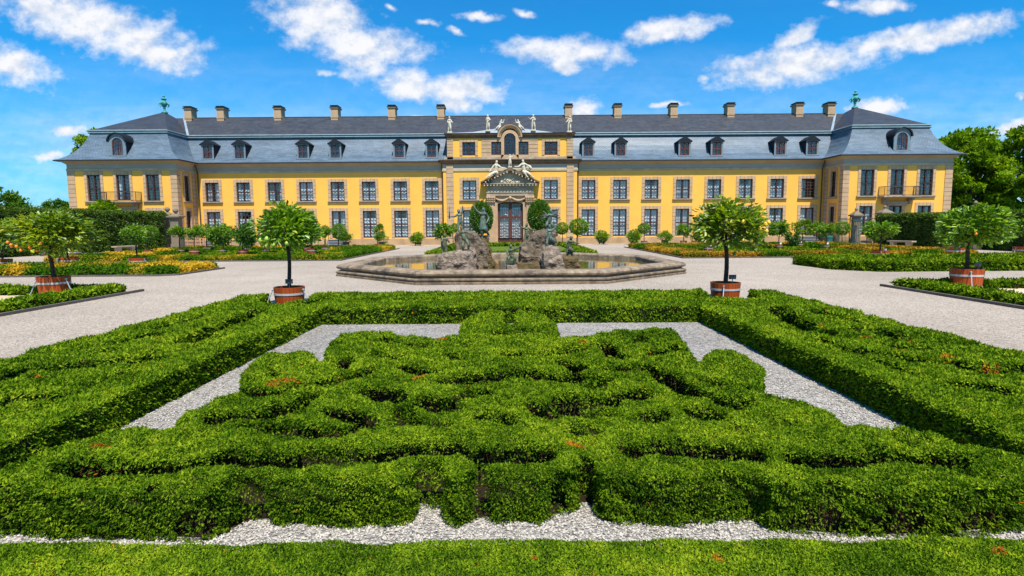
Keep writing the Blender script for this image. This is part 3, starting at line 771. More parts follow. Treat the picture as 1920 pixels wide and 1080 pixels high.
for s in (-1, 1):
    put_window(KU, (s*4.35, -0.5, 4.80), 0, 0); put_window(KG, (s*4.35, -0.5, 0.80), 0, 0)
    for x in PWX:
        if x == 39.3:
            put_window(KPD, (s*x, -3.6, 4.85), 0, 5)
        else:
            put_window(KP, (s*x, -3.6, PUW[0]), 0, None)
        put_window(KPG, (s*x, -3.6, PGW[0]), 0, 1)
    rz = math.pi/2 if s < 0 else -math.pi/2
    put_window(KS, (s*33.85, -1.8, PUW[0]), rz, None); put_window(KSG, (s*33.85, -1.8, PGW[0]), rz, 5)

# ---- quoins and pilasters
def pilaster(x0, x1, y0, y1, z0=0.72, z1=7.78, n=16, name='quoin'):
    b = MB(); x0, x1 = sorted((x0, x1))
    b.box(x0+0.015, x1-0.015, y0+0.015, y1-0.002, z0, z1-0.002, 1)
    for k in range(n):
        a = z0 + (z1-z0)*k/n; c = z0 + (z1-z0)*(k+1)/n
        b.box(x0, x1, y0, y1-0.001, a+0.018, c-0.018 if k < n-1 else c, 0)
    part(b, name, SM)
for s in (-1, 1):
    pilaster(s*33.79, s*34.45, -3.66, -3.0)
    pilaster(s*44.15, s*44.91, -3.66, -2.9)
    pilaster(s*33.79, s*34.0, -0.75, -0.04)
    pilaster(s*6.05, s*6.78, -0.63, -0.45, 0.72, 8.50, 17, 'pilaster')
# ---- drainpipes
for x, y in ((-33.5, -0.14), (-7.28, -0.14), (7.28, -0.14), (33.5, -0.14)):
    b = MB(); s = 1 if x > 0 else -1
    b.tube((x, y, 0.05), (x, y, 7.9), 0.065, n=8); b.tube((x, y, 7.9), (x, -0.62, 8.7), 0.065, n=8)
    part(b, 'drainpipe', M['pipe'])

# ---- dormers
def dormer():
    d = MB(); w, h = 0.66, 1.62
    # side cheeks and front board with an opening
    f = MB(); wall(f, -w, w, 0.0, h, [(-0.49, 0.49, 0.14, 1.52)], front(0), 0.12, 0, 0)
    o = f.build('dormer', M['dormer_front'], PAL)
    for a in (-w, w-0.07):
        d = MB(); d.box(a, a+0.07, 0.002, 2.2, 0.0, h); d.build('cheek', M['dormer'], o)
    r = MB()
    r.prism([(-0.77, h-0.10), (-0.67, h-0.02), (0.67, h-0.02), (0.77, h-0.10), (0.77, h+0.0), (0.0, h+0.50), (-0.77, h+0.0)], -0.16, 2.6)
    r.build('gable', M['dormer'], o)
    fr = frame_mesh(0.98, 1.38, 0.66, rows=(1, 1), mull=0.10, fw=0.09); 
    v = [(x, y-0.04, z+0.14) for x, y, z in fr.v]; fr.v = v
    fr.build('dormer_window', [M['door_wood'], M['muntin']], o)
    p = MB(); p.quad((-0.48, 0.11, 0.15), (0.48, 0.11, 0.15), (0.48, 0.11, 1.51), (-0.48, 0.11, 1.51)); p.build('pane', M['glass'], o)
    bk = MB(); bk.quad((-0.6, 0.9, 0.0), (0.6, 0.9, 0.0), (0.6, 0.9, h), (-0.6, 0.9, h)); bk.build('dark_back', M['dark_room'], o)  # dark sheet in the room wall colour, closing the space behind the glass
    s = MB(); s.box(-0.72, 0.72, -0.10, 0.10, -0.07, -0.001); s.build('sill', M['pipe'], o)
    return o
dm = dormer()
for i, x in enumerate([s*x for s in (-1, 1) for x in (8.38, 11.85, 18.7, 22.15, 28.95, 32.35)]):
    o = dm if i == 0 else copy_tree(dm, PAL)
    o.location = (x, -0.04, 9.24)
def arch_pts(w, z0, z1, n=14):
    return [(-w, z0), (w, z0)] + [(w*math.cos(math.pi*k/n), z1 + w*math.sin(math.pi*k/n)) for k in range(n+1)]
def arch_board(b, W, Z1, w, z1, y0, y1, z0=0.0, zo=0.12, n=14, mi=0):
    """board with arched outline W/Z1 and an arched opening w/z1"""
    def ring(w_, z_, zb):
        return [(w_, zb)] + [(w_*math.cos(math.pi*k/n), z_ + w_*math.sin(math.pi*k/n)) for k in range(n+1)] + [(-w_, zb)]
    A, B = ring(W, Z1, z0), ring(w, z1, zo)
    m = len(A)
    v = [(x, y0, z) for x, z in A] + [(x, y0, z) for x, z in B] + [(x, y1, z) for x, z in A] + [(x, y1, z) for x, z in B]
    fs = []
    for k in range(m-1):
        fs.append((k+1, k, m+k, m+k+1)); fs.append((k, k+1, 2*m+k+1, 2*m+k)); fs.append((m+k+1, m+k, 3*m+k, 3*m+k+1))
    b.add(v, fs, mi)
    if zo > z0: b.box(-W, W, y0, y1, z0, zo-0.001, mi)
def round_dormer():
    f = MB(); arch_board(f, 0.85, 1.45, 0.54, 1.32, 0.0, 0.08); o = f.build('round_dormer', M['dormer_front'], PAL)
    for a in (-0.85, 0.78):
        d = MB(); d.box(a, a+0.07, 0.082, 2.4, 0, 1.5); d.build('cheek', M['dormer'], o)
    r = MB(); n = 14
    A = [(0.98*math.cos(math.pi*k/n), 1.45 + 0.92*math.sin(math.pi*k/n)) for k in range(n+1)]
    Bn = [(0.86*math.cos(math.pi*k/n), 1.45 + 0.84*math.sin(math.pi*k/n)) for k in range(n+1)]
    m = n+1
    v = [(x, -0.2, z) for x, z in A] + [(x, -0.2, z) for x, z in Bn] + [(x, 2.6, z) for x, z in A] + [(x, 2.6, z) for x, z in Bn]
    r.add(v, [q for k in range(n) for q in ((k, k+1, m+k+1, m+k)[::-1], (k, k+1, 2*m+k+1, 2*m+k), (m+k+1, m+k, 3*m+k, 3*m+k+1))])
    r.build('barrel_roof', M['dormer'], o, smooth=False)
    w = MB(); arch_board(w, 0.54, 1.32, 0.45, 1.32, 0.05, 0.11, 0.12, 0.2)
    w.box(-0.04, 0.04, 0.04, 0.11, 0.2, 1.32); w.box(-0.45, 0.45, 0.045, 0.11, 1.28, 1.36); w.box(-0.45, 0.45, 0.05, 0.11, 0.72, 0.78)
    for a in (60, 90, 120): w.tube((0, 0.08, 1.32), (0.5*math.cos(R(a)), 0.08, 1.32+0.5*math.sin(R(a))), 0.02, n=4)
    for x in (-0.24, 0.24): w.box(x-0.015, x+0.015, 0.06, 0.11, 0.2, 1.28)
    w.build('dormer_window', M['door_wood'], o)
    p = MB(); p.add([(x, 0.09, z) for x, z in arch_pts(0.53, 0.13, 1.32)], [tuple(range(17))]); p.build('pane', M['glass'], o)
    bk = MB(); bk.quad((-0.75, 0.9, 0), (0.75, 0.9, 0), (0.75, 0.9, 2.2), (-0.75, 0.9, 2.2)); bk.build('dark_back', M['dark_room'], o)  # same dark room-coloured sheet behind the round dormer's glass
    s = MB(); s.box(-0.9, 0.9, -0.1, 0.1, -0.07, -0.001); s.build('sill', M['pipe'], o)
    return o
rd = round_dormer()
for i, x in enumerate((-39.6, 39.6)):
    o = rd if i == 0 else copy_tree(rd, PAL)
    o.location = (x, -3.62, 9.22)

# ---- finials
fi = MB()
fi.lathe([(0.34, 0), (0.30, 0.1), (0.12, 0.2), (0.10, 0.42), (0.16, 0.46), (0.10, 0.5), (0.24, 0.68), (0.34, 0.86), (0.36, 1.0), (0.26, 1.12), (0.16, 1.22), (0.24, 1.32), (0.30, 1.36), (0.12, 1.42), (0.08, 1.55), (0.14, 1.62), (0.10, 1.70), (0.02, 1.80)], n=14)
for k in range(7):
    t = k*2*math.pi/7
    a = Vector((0.34*math.cos(t), 0.34*math.sin(t), 0.98)); c = Vector((0.52*math.cos(t), 0.52*math.sin(t), 0.82)); e = Vector((0.42*math.cos(t+0.3), 0.42*math.sin(t+0.3), 0.6))
    fi.tube(a, c, 0.07, 0.06); fi.tube(c, e, 0.06, 0.03)
fm = fi.mesh('roof_finial', M['verdigris'])
for s in (-1, 1): link('roof_finial', fm, PAL, (s*39.2, 4.4, 15.02)).scale = (1.05, 1.05, 1.12)

# ---- attic storey over the centre
b = MB()
AH = [(s*4.37-0.69, s*4.37+0.69, 9.46, 10.86) for s in (-1, 1)]
wall(b, -6.6, -3.0, 9.06, 11.25, [AH[0]], front(-0.4), 0.3)
b.quad((-6.6, 3, 9.06), (-6.6, -0.4, 9.06), (-6.6, -0.4, 11.25), (-6.6, 3, 11.25)); part(b, 'attic_wall', wm)
b = MB(); wall(b, 3.0, 6.6, 9.06, 11.25, [AH[1]], front(-0.4), 0.3)
b.quad((6.6, -0.4, 9.06), (6.6, 3, 9.06), (6.6, 3, 11.25), (6.6, -0.4, 11.25)); part(b, 'attic_wall', wm)
b = MB()     # stone centre with the triple window
T = front(-0.45)
wall(b, -3.0, -0.92, 9.06, 11.25, [(-1.98, -0.92, 9.5, 10.87)], T, 0.3, 0, 0); wall(b, 0.92, 3.0, 9.06, 11.25, [(0.92, 1.98, 9.5, 10.87)], T, 0.3, 0, 0)
arch_board(b, 0.92, 11.16, 0.61, 11.14, -0.53, -0.2, 9.06, 9.49)
for z in (9.75, 10.15, 10.55, 10.95):
    for s in (-1, 1):
        x0, x1 = sorted((s*2.02, s*3.0)); b.box(x0, x1, -0.462, -0.45, z-0.015, z+0.015, 1)
part(b, 'attic_centre', SM)
for s in (-1, 1):
    b = MB(); x0, x1 = sorted((s*6.05, s*6.68)); 
    blocks(b, x0, x1, 9.06, 11.25, -0.5, -0.4, 7); part(b, 'pilaster', SM)
b = MB(); b.box(-7.0, 7.0, -0.5, -0.402, 9.062, 9.30); part(b, 'attic_base', M['stone_grey'])
b = MB()
APR = [(0.0, 11.25), (0.06, 11.30), (0.06, 11.42), (0.18, 11.50), (0.30, 11.56), (0.32, 11.66), (0.36, 11.70), (0.0, 11.74)]
b.sweep(APR, [(-6.62, 3), (-6.62, -0.42), (-1.16, -0.42)]); b.sweep(APR, [(1.16, -0.42), (6.62, -0.42), (6.62, 3)])
part(b, 'attic_cornice', M['stone_dark'])
b = MB(); n = 20           # arched hood over the centre window
prof = [(0.93, -0.40), (0.96, -0.52), (1.08, -0.60), (1.14, -0.72), (1.26, -0.78), (1.32, -0.78), (1.34, -0.40)]
v = []; m = len(prof)
for k in range(n+1):
    t = math.pi*k/n
    for r_, y in prof: v.append((r_*math.cos(t), y, 11.30 + r_*math.sin(t)))
b.add(v, [(k*m+j, k*m+j+1, (k+1)*m+j+1, (k+1)*m+j) for k in range(n) for j in range(m-1)])
part(b, 'arched_hood', M['stone'])
b = MB()
v = [(1.36*math.cos(math.pi*k/n), y, 11.30 + 1.36*math.sin(math.pi*k/n)) for k in range(n+1) for y in (-0.78, 4.2)]
b.add(v, [(2*k, 2*k+2, 2*k+3, 2*k+1) for k in range(n)])
b.quad((-6.95, -0.75, 11.745), (-1.3, -0.75, 11.75), (-1.3, 2.4, 12.45), (-6.95, 2.4, 11.95)); b.quad((1.3, -0.75, 11.75), (6.95, -0.75, 11.745), (6.95, 2.4, 11.95), (1.3, 2.4, 12.45))
b.quad((-4.6, -0.72, 11.76), (-1.34, -0.72, 11.76), (-1.34, -0.4, 12.25), (-1.6, -0.4, 12.2)); b.quad((1.34, -0.72, 11.76), (4.6, -0.72, 11.76), (1.6, -0.4, 12.2), (1.34, -0.4, 12.25))
part(b, 'attic_lead_roof', M['lead_pale'])
KA = window_kind(1.38, 1.40, 0.68, (2, 2), 3, False, sw=0.28, kinds=(5,), top=0.24); KA['sill'] = None
for s in (-1, 1): put_window(KA, (s*4.37, -0.4, 9.46), 0, None)
KT = window_kind(1.06, 1.37, 0, (4, 4), 3, False, kinds=(5,))
for s in (-1, 1): put_window(KT, (s*1.45, -0.45, 9.5), 0, None, surround=False)
w = MB(); arch_board(w, 0.61, 11.14, 0.53, 11.14, -0.40, -0.30, 9.49, 9.58)
for x in (-0.2, 0.2): w.box(x-0.03, x+0.03, -0.39, -0.31, 9.58, 11.14)
for k in range(1, 6): w.box(-0.53, 0.53, -0.37, -0.32, 9.58+k*0.31-0.015, 9.58+k*0.31+0.015)
w.box(-0.53, 0.53, -0.40, -0.31, 11.10, 11.17)
for a in range(30, 180, 30): w.tube((0, -0.35, 11.14), (0.58*math.cos(R(a)), -0.35, 11.14+0.58*math.sin(R(a))), 0.022, n=4)
AW = part(w, 'arched_window', M['wood'])
p = MB(); p.add([(x, -0.34, z) for x, z in arch_pts(0.6, 9.5, 11.14)], [tuple(range(17))]); p.build('pane', M['glass'], AW)

# ---- portal
PT = MB()
for s in (-1, 1):
    x0, x1 = sorted((s*1.36, s*1.72)); PT.box(x0, x1, -0.78, -0.5, 0.0, 4.5)
    x0, x1 = sorted((s*1.72, s*2.42)); PT.box(x0, x1, -0.86, -0.5, 0.95, 4.36); PT.box(x0-0.07, x1+0.07, -1.0, -0.5, 0.0, 0.85); PT.box(x0-0.04, x1+0.04, -0.94, -0.5, 0.85, 0.949)
PT.box(-1.72, 1.72, -0.77, -0.5, 4.75, 5.16)
n = 12     # segmental arch band over the door
v = []
for k in range(n+1):
    x = -1.36 + 2.72*k/n; z = 4.32 + 0.26*(1-(x/1.36)**2)
    v += [(x, -0.80, z), (x, -0.80, 4.76), (x, -0.48, z), (x, -0.48, 4.76)]
PT.add(v, [f for k in range(n) for f in ((4*k, 4*k+4, 4*k+5, 4*k+1), (4*k+4, 4*k, 4*k+2, 4*k+6))])
PO = part(PT, 'portal', M['stone'])
b = MB(); b.box(-2.5, 2.5, -0.96, -0.5, 5.16, 5.48); b.box(-2.56, 2.56, -1.02, -0.5, 5.481, 5.55); b.box(-2.46, 2.46, -0.92, -0.5, 5.551, 6.22)
for z, o_ in ((6.22, 0.0), (6.30, 0.12), (6.38, 0.3)): b.box(-2.62-o_, 2.62+o_, -1.06-o_*0.8, -0.5, z+0.001, z+0.08)
b.build('entablature', M['stone_grey'], PO)
b = MB()
hwid, apex, th = 3.12, 8.12, 0.34
for s in (-1, 1):
    for yy, ex in ((-1.40, 0.0), (-1.30, -0.10)):
        pts = [(0, apex-th-ex), (s*hwid, 6.46), (s*hwid, 6.62), (0, apex+ex)]
        if s < 0: pts = pts[::-1]
        b.prism(pts if s > 0 else pts, yy, -0.5 if ex == 0 else -0.5)
for k in range(17): x = -2.72 + 5.44*k/16; b.box(x-0.06, x+0.06, -1.36, -1.2, 6.20, 6.30, 1)
for s in (-1, 1):
    for k in range(1, 9):
        t = k/9; x = s*2.9*(1-t); z = 6.42 + (apex-th-6.48)*t; b.box(x-0.06, x+0.06, -1.43, -1.2, z-0.03, z+0.09, 1)
b.build('pediment_gable', [M['stone_dark'], M['statue_stone']], PO)
b = MB(); b.prism([(-2.75, 6.47), (2.75, 6.47), (0, 7.78)], -0.95, -0.52); b.build('tympanum', M['stone_grey'], PO)
b = MB(); rr = random.Random(5)
for k in range(34):
    x = rr.uniform(-1.0, 1.0); z = 6.55 + rr.uniform(0, 0.62)*(1-abs(x)*0.75); s_ = rr.uniform(0.06, 0.13)
    b.lathe([(0.001, -s_), (s_*0.8, -s_*0.5), (s_, 0), (s_*0.7, s_*0.6), (0.001, s_)], x, -0.98, z, n=7, cap=False)
b.build('relief', M['statue_stone'], PO, smooth=True)
for s in (-1, 1):
    b = MB(); x = s*2.07
    b.taper(x, -0.72, 4.36, 5.0, 0.70, 0.44, 0.92, 0.6); b.box(x-0.5, x+0.5, -1.04, -0.5, 5.0, 5.159)
    for k in range(4):
        for z in (4.52, 4.74, 4.92):
            xx = x - 0.36 + 0.24*k; b.lathe([(0.001, -0.10), (0.10, -0.03), (0.12, 0.05), (0.02, 0.12)], xx, -0.98-(z-4.5)*0.15, z, n=7, cap=False)
    b.build('capital', M['stone'], PO)
b = MB(); pr_ = None
for s in (-1, 1):
    pr_ = None
    for k in range(13):
        t = k/12; x = s*(0.12 + 1.5*t); z = 4.98 - 0.30*math.sin(math.pi*t) - 0.05*t; p_ = (x, -0.86, z); r_ = 0.07 + 0.07*math.sin(math.pi*t)
        if pr_: b.tube(pr_[0], p_, pr_[1], r_, n=7)
        pr_ = (p_, r_)
    b.tube((s*1.62, -0.84, 4.95), (s*1.66, -0.84, 4.45), 0.09, 0.03, n=6)
b.lathe([(0.001, -0.22), (0.16, -0.1), (0.20, 0.05), (0.10, 0.2), (0.001, 0.26)], 0, -0.88, 4.92, n=9, cap=False)
b.build('garland', M['stone'], PO, smooth=True)
b = MB(); b.box(-1.9, 1.9, -1.75, -0.40, 0.004, 0.12); b.build('doorstep', M['stone_grey'], PO)
d = MB(); y0, y1 = -0.36, -0.26
d.box(-1.35, -1.10, y0, y1, 0.12, 4.54); d.box(1.10, 1.35, y0, y1, 0.12, 4.54); d.box(-0.19, 0.19, y0-0.03, y1, 0.12, 4.54)
for s in (-1, 1):
    a, c = sorted((s*0.19, s*1.10))
    d.box(a, c, y0+0.01, y1, 0.12, 0.62); d.box(a, c, y0, y1, 2.78, 3.02); d.box(a, c, y0+0.005, y1, 4.36, 4.54)
    d.box(a, c, y0-0.02, y0+0.01, 0.46, 0.50)
    for k in range(1, 5): 
        x = a + (c-a)*k/5; d.box(x-0.016, x+0.016, y0+0.05, y1-0.01, 0.62, 2.78, 1); 
    for k in range(1, 8): z = 0.62 + 2.16*k/8; d.box(a, c, y0+0.05, y1-0.012, z-0.016, z+0.016, 1)
    for k in range(1, 4): x = a + (c-a)*k/4; d.box(x-0.016, x+0.016, y0+0.05, y1-0.01, 3.02, 4.36, 0)
    for k in range(1, 4): z = 3.02 + 1.34*k/4; d.box(a, c, y0+0.05, y1-0.012, z-0.016, z+0.016, 0)
DR = part(d, 'door', [M['door_wood'], M['muntin']])
p = MB(); p.quad((-1.3, -0.29, 0.3), (1.3, -0.29, 0.3), (1.3, -0.29, 4.5), (-1.3, -0.29, 4.5)); p.build('pane', M['glass'], DR)
cm = curtain_mesh(2.6, 2.4, 0, 9); o = link('curtain', cm, DR, (0, -0.45, 0.5))
cm = curtain_mesh(2.6, 1.0, 0, 9); o = link('curtain', cm, DR, (0, -0.45, 2.95))

# ---- pavilion balconies and the doorways beneath
def balcony():
    s_ = MB(); s_.box(-1.85, 1.85, -1.05, 0, -0.12, 0.0); s_.box(-1.75, 1.75, -0.95, 0, -0.2, -0.121)
    o = s_.build('balcony', M['stone_grey'], PAL)
    r = MB()
    def run(p, q, n):
        p, q = Vector(p), Vector(q)
        for z in (0.08, 0.92): r.tube(p+Vector((0,0,z)), q+Vector((0,0,z)), 0.028, n=5)
        for k in range(n+1):
            c = p.lerp(q, k/n); r.tube(c+Vector((0,0,0.0)), c+Vector((0,0,0.94)), 0.013 if 0 < k < n else 0.03, n=5)
    run((-1.78,-0.98,0), (1.78,-0.98,0), 30); run((-1.78,-0.98,0), (-1.78,0,0), 8); run((1.78,-0.98,0), (1.78,0,0), 8)
    r.build('railing', M['iron'], o)
    for s in (-1, 1):
        c = MB(); c.prism([(-0.12, -0.8), (0.12, -0.8), (0.12, -0.201), (-0.12, -0.201)], -0.35, 0.0); c.prism([(-0.12, -0.45), (0.12, -0.45), (0.12, -0.201), (-0.12, -0.201)], -0.8, -0.351)
        c.build('bracket', M['stone_grey'], o, (s*1.3, 0, 0))
    h = MB(); h.box(-1.25, 1.25, -0.22, -0.062, -0.75, -0.55); h.box(-1.1, 1.1, -0.16, -0.062, -0.98, -0.751)
    h.build('door_hood', M['stone_grey'], o)
    return o
bl = balcony()
for i, s in enumerate((-1, 1)):
    o = bl if i == 0 else copy_tree(bl, PAL)
    o.location = (s*39.3, -3.6, 4.72)
# ------------------------------------------------------------------ figures
def figure(name, material, h, pose, loc, rz, label, group, extra=None, child=True):
    """one continuous body grown from a posed skeleton; faces -y before rz"""
    V = []; E = []; Rr = []
    def add(p, r, par=None):
        V.append(Vector(p)); Rr.append(r)
        if par is not None: E.append((par, len(V)-1))
        return len(V)-1
    def d(v): return Vector(v).normalized()
    fat = 1.35 if child else 1.2
    hs = 1.25 if child else 1.0
    up = d(pose.get('torso', (0, 0, 1))); side = d(Vector((1, 0, 0)) - up*up.x); fr = side.cross(up)   # towards -y
    fr = -fr if fr.y > 0 else fr
    pel = Vector((0, 0, 0))
    i0 = add(pel, 0.072*fat)
    w = add(pel + up*0.11, 0.066*fat, i0); c = add(pel + up*0.22, 0.080*fat, w); nk0 = add(pel + up*0.285, 0.05*fat, c)
    nk = add(pel + up*0.325, 0.032*fat, nk0)
    hd = d(pose.get('head', up))
    hb = add(V[nk] + hd*0.045*hs, 0.052*hs, nk); ht = add(V[nk] + hd*0.105*hs, 0.056*hs, hb); add(V[nk] + hd*0.140*hs, 0.036*hs, ht)
    look = d(pose.get('look', fr)); add(V[hb] + look*0.062*hs + hd*0.012, 0.012*hs, hb)
    for s, k in ((-1, 'L'), (1, 'R')):
        sh = add(V[nk0] + side*(s*0.085) - up*0.02, 0.038*fat, nk0)
        a1, a2 = pose.get('arm'+k, ((s*0.25, 0, -1), (s*0.1, -0.3, -1)))
        el = add(V[sh] + d(a1)*0.16, 0.030*fat, sh); wr = add(V[el] + d(a2)*0.14, 0.020*fat, el)
        hn = add(V[wr] + d(a2)*0.04, 0.020, wr)
        q = d(a2); pq = q.orthogonal().normalized(); pz = q.cross(pq)
        for j in range(4):
            add(V[hn] + q*(0.045 - 0.006*abs(j-1.5)) + pq*(0.010*(j-1.5)), 0.0065, hn)
        add(V[wr] + q*0.045 + pq*0.034, 0.007, wr)
        hp = add(pel + side*(s*0.045) - up*0.035, 0.062*fat, i0)
        l1, l2 = pose.get('leg'+k, ((s*0.1, 0, -1), (0, 0.05, -1)))
        kn = add(V[hp] + d(l1)*0.23, 0.044*fat, hp); an = add(V[kn] + d(l2)*0.22, 0.026*fat, kn)
        ft = pose.get('foot'+k, (s*0.2, -1, -0.25)); add(V[an] + d(ft)*0.075, 0.018*fat, an)
    me = bpy.data.meshes.new(name); me.from_pydata([tuple(v*h) for v in V], E, []); me.update()
    tmp = bpy.data.objects.new(name, me); COL.objects.link(tmp)
    sk = tmp.modifiers.new('Skin', 'SKIN'); sk.use_smooth_shade = True
    for k, sv in enumerate(me.skin_vertices[0].data): sv.radius = (Rr[k]*h, Rr[k]*h); sv.use_root = (k == 0)
    ss = tmp.modifiers.new('Sub', 'SUBSURF'); ss.levels = 1; ss.render_levels = 1
    dg = bpy.context.evaluated_depsgraph_get()
    nm = bpy.data.meshes.new_from_object(tmp.evaluated_get(dg))
    bpy.data.objects.remove(tmp); bpy.data.meshes.remove(me)
    nm.name = name
    zs = min(v.co.z for v in nm.vertices)
    for v in nm.vertices: v.co.z -= zs + 0.01
    nm.materials.clear(); nm.materials.append(material)
    nm.update()
    o = link(name, nm, None, loc, rz)
    if label: tag(o, label, 'statue', group)
    J = [v*h - Vector((0, 0, zs + 0.01)) for v in V]
    if extra:
        b = MB(); extra(b, J, h)
        b.build(extra.__name__, material, o, smooth=True)
    return o
def drapery(b, J, h):
    p = J[0]; prof = [(0.085*h, 0.06*h), (0.10*h, -0.02*h), (0.12*h, -0.12*h), (0.135*h, -0.22*h)]
    n = 18; v = []
    for k in range(n):
        t = 2*math.pi*k/n
        for j, (r, z) in enumerate(prof):
            rr = r*(1 + 0.10*j/3*math.sin(5*t)); v.append((p.x + rr*math.cos(t), p.y + rr*0.85*math.sin(t), p.z + z))
    b.add(v, [(k*4+j, ((k+1) % n)*4+j, ((k+1) % n)*4+j+1, k*4+j+1) for k in range(n) for j in range(3)])
def shell(b, J, h):
    p = J[0] + Vector((0.2*h, 0.02*h, 0.12*h))
    b.lathe([(0.001, -0.13*h), (0.10*h, -0.09*h), (0.14*h, 0), (0.10*h, 0.09*h), (0.001, 0.13*h)], p.x, p.y, p.z, n=10, cap=False)
def pedestal_block(b, J, h):
    b.box(-0.16*h, 0.16*h, -0.14*h, 0.14*h, -0.10*h, 0.02*h)
SG = 'stone figures on the attic cornice'
ZA = 11.80
def rooft(x, h, pose, label, z=ZA, rz=0.0, y=FY-0.62, extra=pedestal_block):
    return figure('statue', M['statue_stone'], h, pose, (CX + x, y, z), rz, label, SG, extra)
stand = dict(legL=((-0.12, -0.05, -1), (-0.02, 0.1, -1)), legR=((0.12, -0.25, -1), (0.05, 0.3, -1)))
rooft(-6.35, 1.62, dict(stand, armL=((-0.3, -0.2, -1), (0.5, -0.8, -0.2)), armR=((0.4, -0.4, -0.9), (0.4, -0.7, -0.2)), head=(-0.05, -0.05, 1)), 'pale stone cherub holding a bundle, leftmost on the attic cornice', z=11.86)
rooft(-2.3, 1.62, dict(stand, armL=((-0.2, -0.1, -1), (0.2, -0.8, 0.3)), armR=((0.4, -0.3, -0.8), (-0.6, -0.7, 0.3)), head=(-0.1, 0, 1)), 'pale stone cherub clasping its chest, standing left of the arched window', z=12.02)
rooft(-1.05, 1.35, dict(torso=(0.35, 0, 1), head=(0.2, 0, 1), armR=((0.8, -0.1, 0.5), (0.2, 0, 1)), armL=((0.6, -0.5, -0.4), (1, -0.3, 0.0)), legL=((-0.8, -0.3, -0.6), (-0.7, 0.2, -0.8)), legR=((-0.2, -0.9, -0.4), (-0.6, 0, -0.8))), 'pale stone cherub seated on the left of the arched hood, arm raised to the right', z=12.05, y=FY-0.5, extra=None)
rooft(1.05, 1.35, dict(torso=(-0.35, 0, 1), head=(-0.2, 0, 1), armL=((-0.8, -0.1, 0.5), (-0.2, 0, 1)), armR=((-0.6, -0.5, -0.4), (-1, -0.3, 0.0)), legR=((0.8, -0.3, -0.6), (0.7, 0.2, -0.8)), legL=((0.2, -0.9, -0.4), (0.6, 0, -0.8))), 'pale stone cherub seated on the right of the arched hood, arm raised to the left', z=12.05, y=FY-0.5, extra=None)
rooft(2.48, 1.62, dict(stand, armL=((-0.6, -0.3, -0.6), (-0.5, -0.6, 0.5)), armR=((0.3, -0.2, -0.9), (-0.7, -0.7, 0.2)), head=(0.05, 0, 1), legR=((0.25, -0.1, -1), (0.1, 0.15, -1))), 'pale stone cherub with one hand lifted, standing right of the arched window', z=12.02)
rooft(6.30, 1.62, dict(stand, torso=(0.12, -0.05, 1), armL=((-0.5, -0.3, -0.8), (-0.5, -0.6, -0.4)), armR=((0.2, -0.2, -1), (-0.7, -0.7, 0.0)), head=(0.0, -0.1, 1)), 'pale stone cherub leaning over a stump, rightmost on the attic cornice', z=11.86)
b = MB(); b.lathe([(0.001, 0), (0.20, 0.02), (0.18, 0.3), (0.13, 0.45), (0.001, 0.5)], -0.42, 0, 0, n=9, cap=False)
SG = 'stone figures on the door pediment'
figure('statue', M['statue_stone'], 1.30, dict(stand, armR=((0.8, -0.1, 0.3), (0.2, 0, 1)), armL=((-0.5, -0.2, -0.8), (-0.8, -0.3, 0.1)), legL=((-0.15, -0.05, -1), (0.0, 0.1, -1))), (CX, FY-1.2, 8.16), 0, 'small pale stone cherub standing on the tip of the pediment', SG, pedestal_block)
figure('statue', M['statue_stone'], 2.55, dict(torso=(0.10, -0.1, 1), head=(0.1, -0.1, 1), armR=((0.6, -0.5, -0.6), (0.9, -0.3, -0.1)), armL=((-0.6, -0.3, -0.8), (-0.5, -0.4, -0.8)), legL=((-0.75, -0.55, -0.32), (-0.75, -0.1, -0.65)), legR=((-0.45, -0.85, 0.0), (-0.75, -0.1, -0.65)), footL=(-0.9, -0.3, -0.35), footR=(-0.9, -0.3, -0.35)), (CX-1.50, FY-1.10, 6.95), 0, 'pale stone figure reclining on the left slope of the pediment', SG, drapery, child=False)
figure('statue', M['statue_stone'], 2.55, dict(torso=(-0.10, -0.1, 1), head=(-0.05, -0.1, 1), armL=((-0.6, -0.5, -0.6), (-0.7, -0.4, 0.0)), armR=((0.8, -0.3, -0.5), (0.5, -0.4, -0.4)), legR=((0.65, -0.6, -0.35), (0.7, -0.1, -0.7)), legL=((0.25, -0.95, -0.1), (0.45, -0.1, -0.85)), footL=(0.7, -0.5, -0.35), footR=(0.9, -0.3, -0.35)), (CX+1.45, FY-1.10, 6.98), 0, 'pale stone figure with a round shell reclining on the right slope of the pediment', SG, shell, child=False)

# ------------------------------------------------------------------ fountain
FC = (-0.03, 26.5)
OCT = [(FC[0]+x, FC[1]+y) for x, y in ((-3.08,-6.62),(3.08,-6.62),(6.75,-2.85),(6.75,2.85),(3.08,6.62),(-3.08,6.62),(-6.75,2.85),(-6.75,-2.85))]
FT = empty('fountain_basin', (FC[0], FC[1], 0), label='wide octagonal stone basin with a rounded weathered rim', cat='fountain')
O8 = [(x-FC[0], y-FC[1]) for x, y in OCT]
b = MB(); b.sweep([(0.30, 0.0), (0.30, 0.07), (0.26, 0.10), (0.24, 0.10), (0.30, 0.13), (0.31, 0.17), (0.27, 0.21), (0.14, 0.225)], O8, closed=True)
b.build('plinth', M['basin_low'], FT)
b = MB(); b.sweep([(0.14, 0.226), (0.13, 0.27), (0.20, 0.285), (0.265, 0.32), (0.28, 0.37), (0.25, 0.425), (0.17, 0.46), (0.02, 0.47), (-0.40, 0.465), (-0.50, 0.44), (-0.54, 0.40), (-0.56, 0.05)], O8, closed=True)
b.build('rim', M['basin'], FT)
b = MB(); b.add([(x*0.95+FC[0], y*0.95+FC[1], 0.25) for x, y in O8], [tuple(range(8))])
tag(b.build('water', M['water']), kind='structure')

